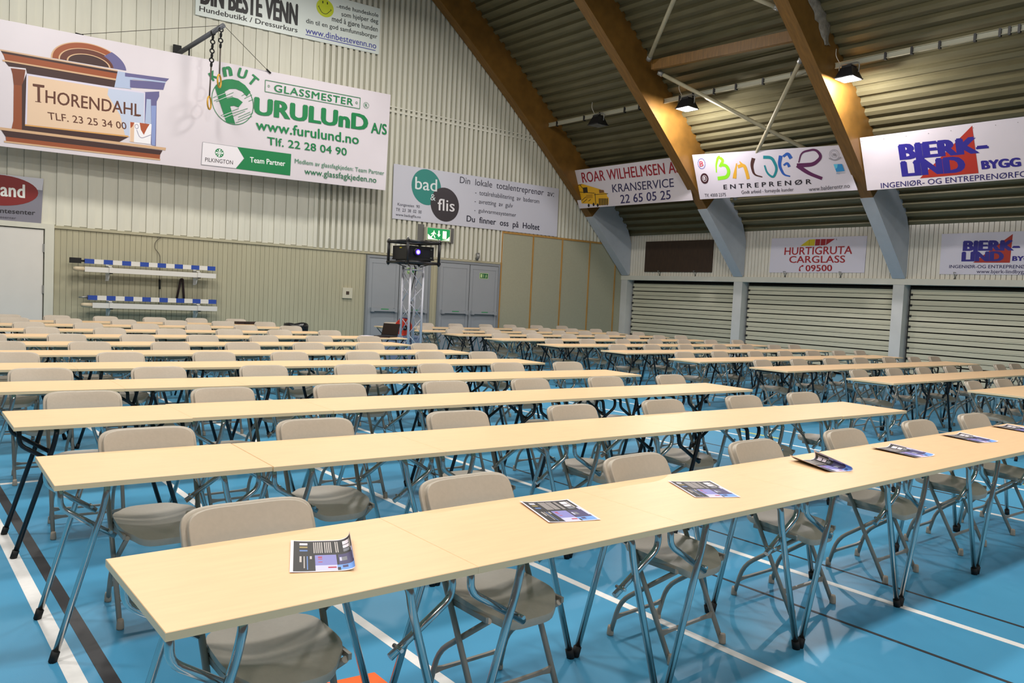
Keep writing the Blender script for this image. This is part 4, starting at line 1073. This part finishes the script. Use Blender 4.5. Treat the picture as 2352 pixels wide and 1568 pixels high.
for x, z, l in ((3.85, 1.69, 'upper left white hook'), (5.58, 1.69, 'upper right white hook'), (3.87, .98, 'lower left white hook'), (5.60, .98, 'lower right white hook')): hook(x, z, l + ' carrying the stored goal posts')
root = empty('rubber_loop', (5.30, 17.96, 1.60), 0, 'dark rubber loop hanging between the stored goal posts', 'strap')
q = MB(); q.tube(fillet([(-.09, 0, -.45), (-.02, -.02, -.02), (.02, -.02, -.02), (.06, 0, -.45)], .05), .024, mat('dark_red_rubber', (52, 34, 32), .6), 8); q.build('loop', root)
root = empty('dark_cord', (4.86, 17.985, 2.3), 0, 'thin dark cord running down the panelling behind the goal posts', 'cord')
q = MB(); q.tube(fillet([(.02, 0, .15), (-.10, 0, .05), (-.12, 0, -.1), (.0, 0, -.22), (.0, 0, -1.3)], .1), .006, ink((84, 76, 64)), 5); q.tube([(0, -.01, -.75), (.005, -.01, -.95)], .02, M_rubber, 6); q.build('cord_line', root)

# ------------------------------------------------------------------ ring bracket over the hanging banner
A0 = on_y(408, 124, 17.95); A1 = on_y(514, 58, 16.75)
root = empty('ring_boom', A0, 0, 'grey steel boom reaching out from the wall above the big banner', 'boom')
q = MB(); q.tube([(0, 0, 0), A1 - A0], .05, mat('boom_grey', (98, 100, 106), .5), 10); q.build('boom_tube', root)
q = MB(); q.box(-.09, .07, -.02, .03, -.02, .18, M_rubber); dd = (A1 - A0)*.26; q.tube([dd, dd + Vector((0, 0, -.33))], .018, M_rubber, 8); q.build('wall_mount', root)
for k, (u, v, yy) in enumerate(((185, 79, 17.97), (617, 164, 17.38))):
    e = on_y(u, v, yy); g = empty('guy_wire', e, 0, ('left', 'right')[k] + ' thin guy wire from the boom tip', 'wire', 'guy wires of the grey boom')
    q = MB(); q.tube([(0, 0, 0), A1 - e], .006, ink((70, 64, 58)), 5); q.build('wire', g); q = MB(); q.tube([(-.09, 0, .0), (.05, 0, -.01)] if k == 0 else [(-.05, 0, .04), (.05, 0, -.03)], .018, M_rubber, 6); q.build('wire_anchor', g)
M_ring = mat('ring_wood', (206, 156, 52), .4)
def gym_ring(u0, v0, u1, v1, y, label, chain):
    top, bot = on_y(u0, v0, y), on_y(u1, v1, y); L_ = (top - bot).length; R1 = .125
    g = empty('gym_ring', bot + Vector((0, 0, -2*R1)), 0, label, 'gym ring', 'wooden gym rings hanging from the grey boom')
    q = MB(); q.torus((0, 0, R1), (.55, .83, 0), (0, 0, 1), R1, .018, M_ring, 24, 8); q.build('ring', g)
    dx, dz_ = top.x - bot.x, top.z - bot.z
    q = MB(); q.tube([(0, 0, 2*R1 - .01), (dx*(1 - chain), 0, 2*R1 + dz_*(1 - chain))], .016, ink((92, 84, 76)), 6); q.build('strap', g)
    q = MB(); nseg = max(3, int(L_*chain/.09))
    for i in range(nseg):
        t = 1 - chain + chain*(i + .5)/nseg; c = Vector((dx*t, 0, 2*R1 + dz_*t)); q.torus(c, (1, 0, 0) if i % 2 else (0, 1, 0), (0, 0, 1), .042, .014, M_rubber, 10, 6)
    q.build('chain', g)
gym_ring(490, 70, 481, 222, 17.0, 'left wooden gym ring, hanging lower in front of the banner', .55)
gym_ring(508, 62, 504, 172, 16.8, 'right wooden gym ring, hanging higher in front of the banner', .45)
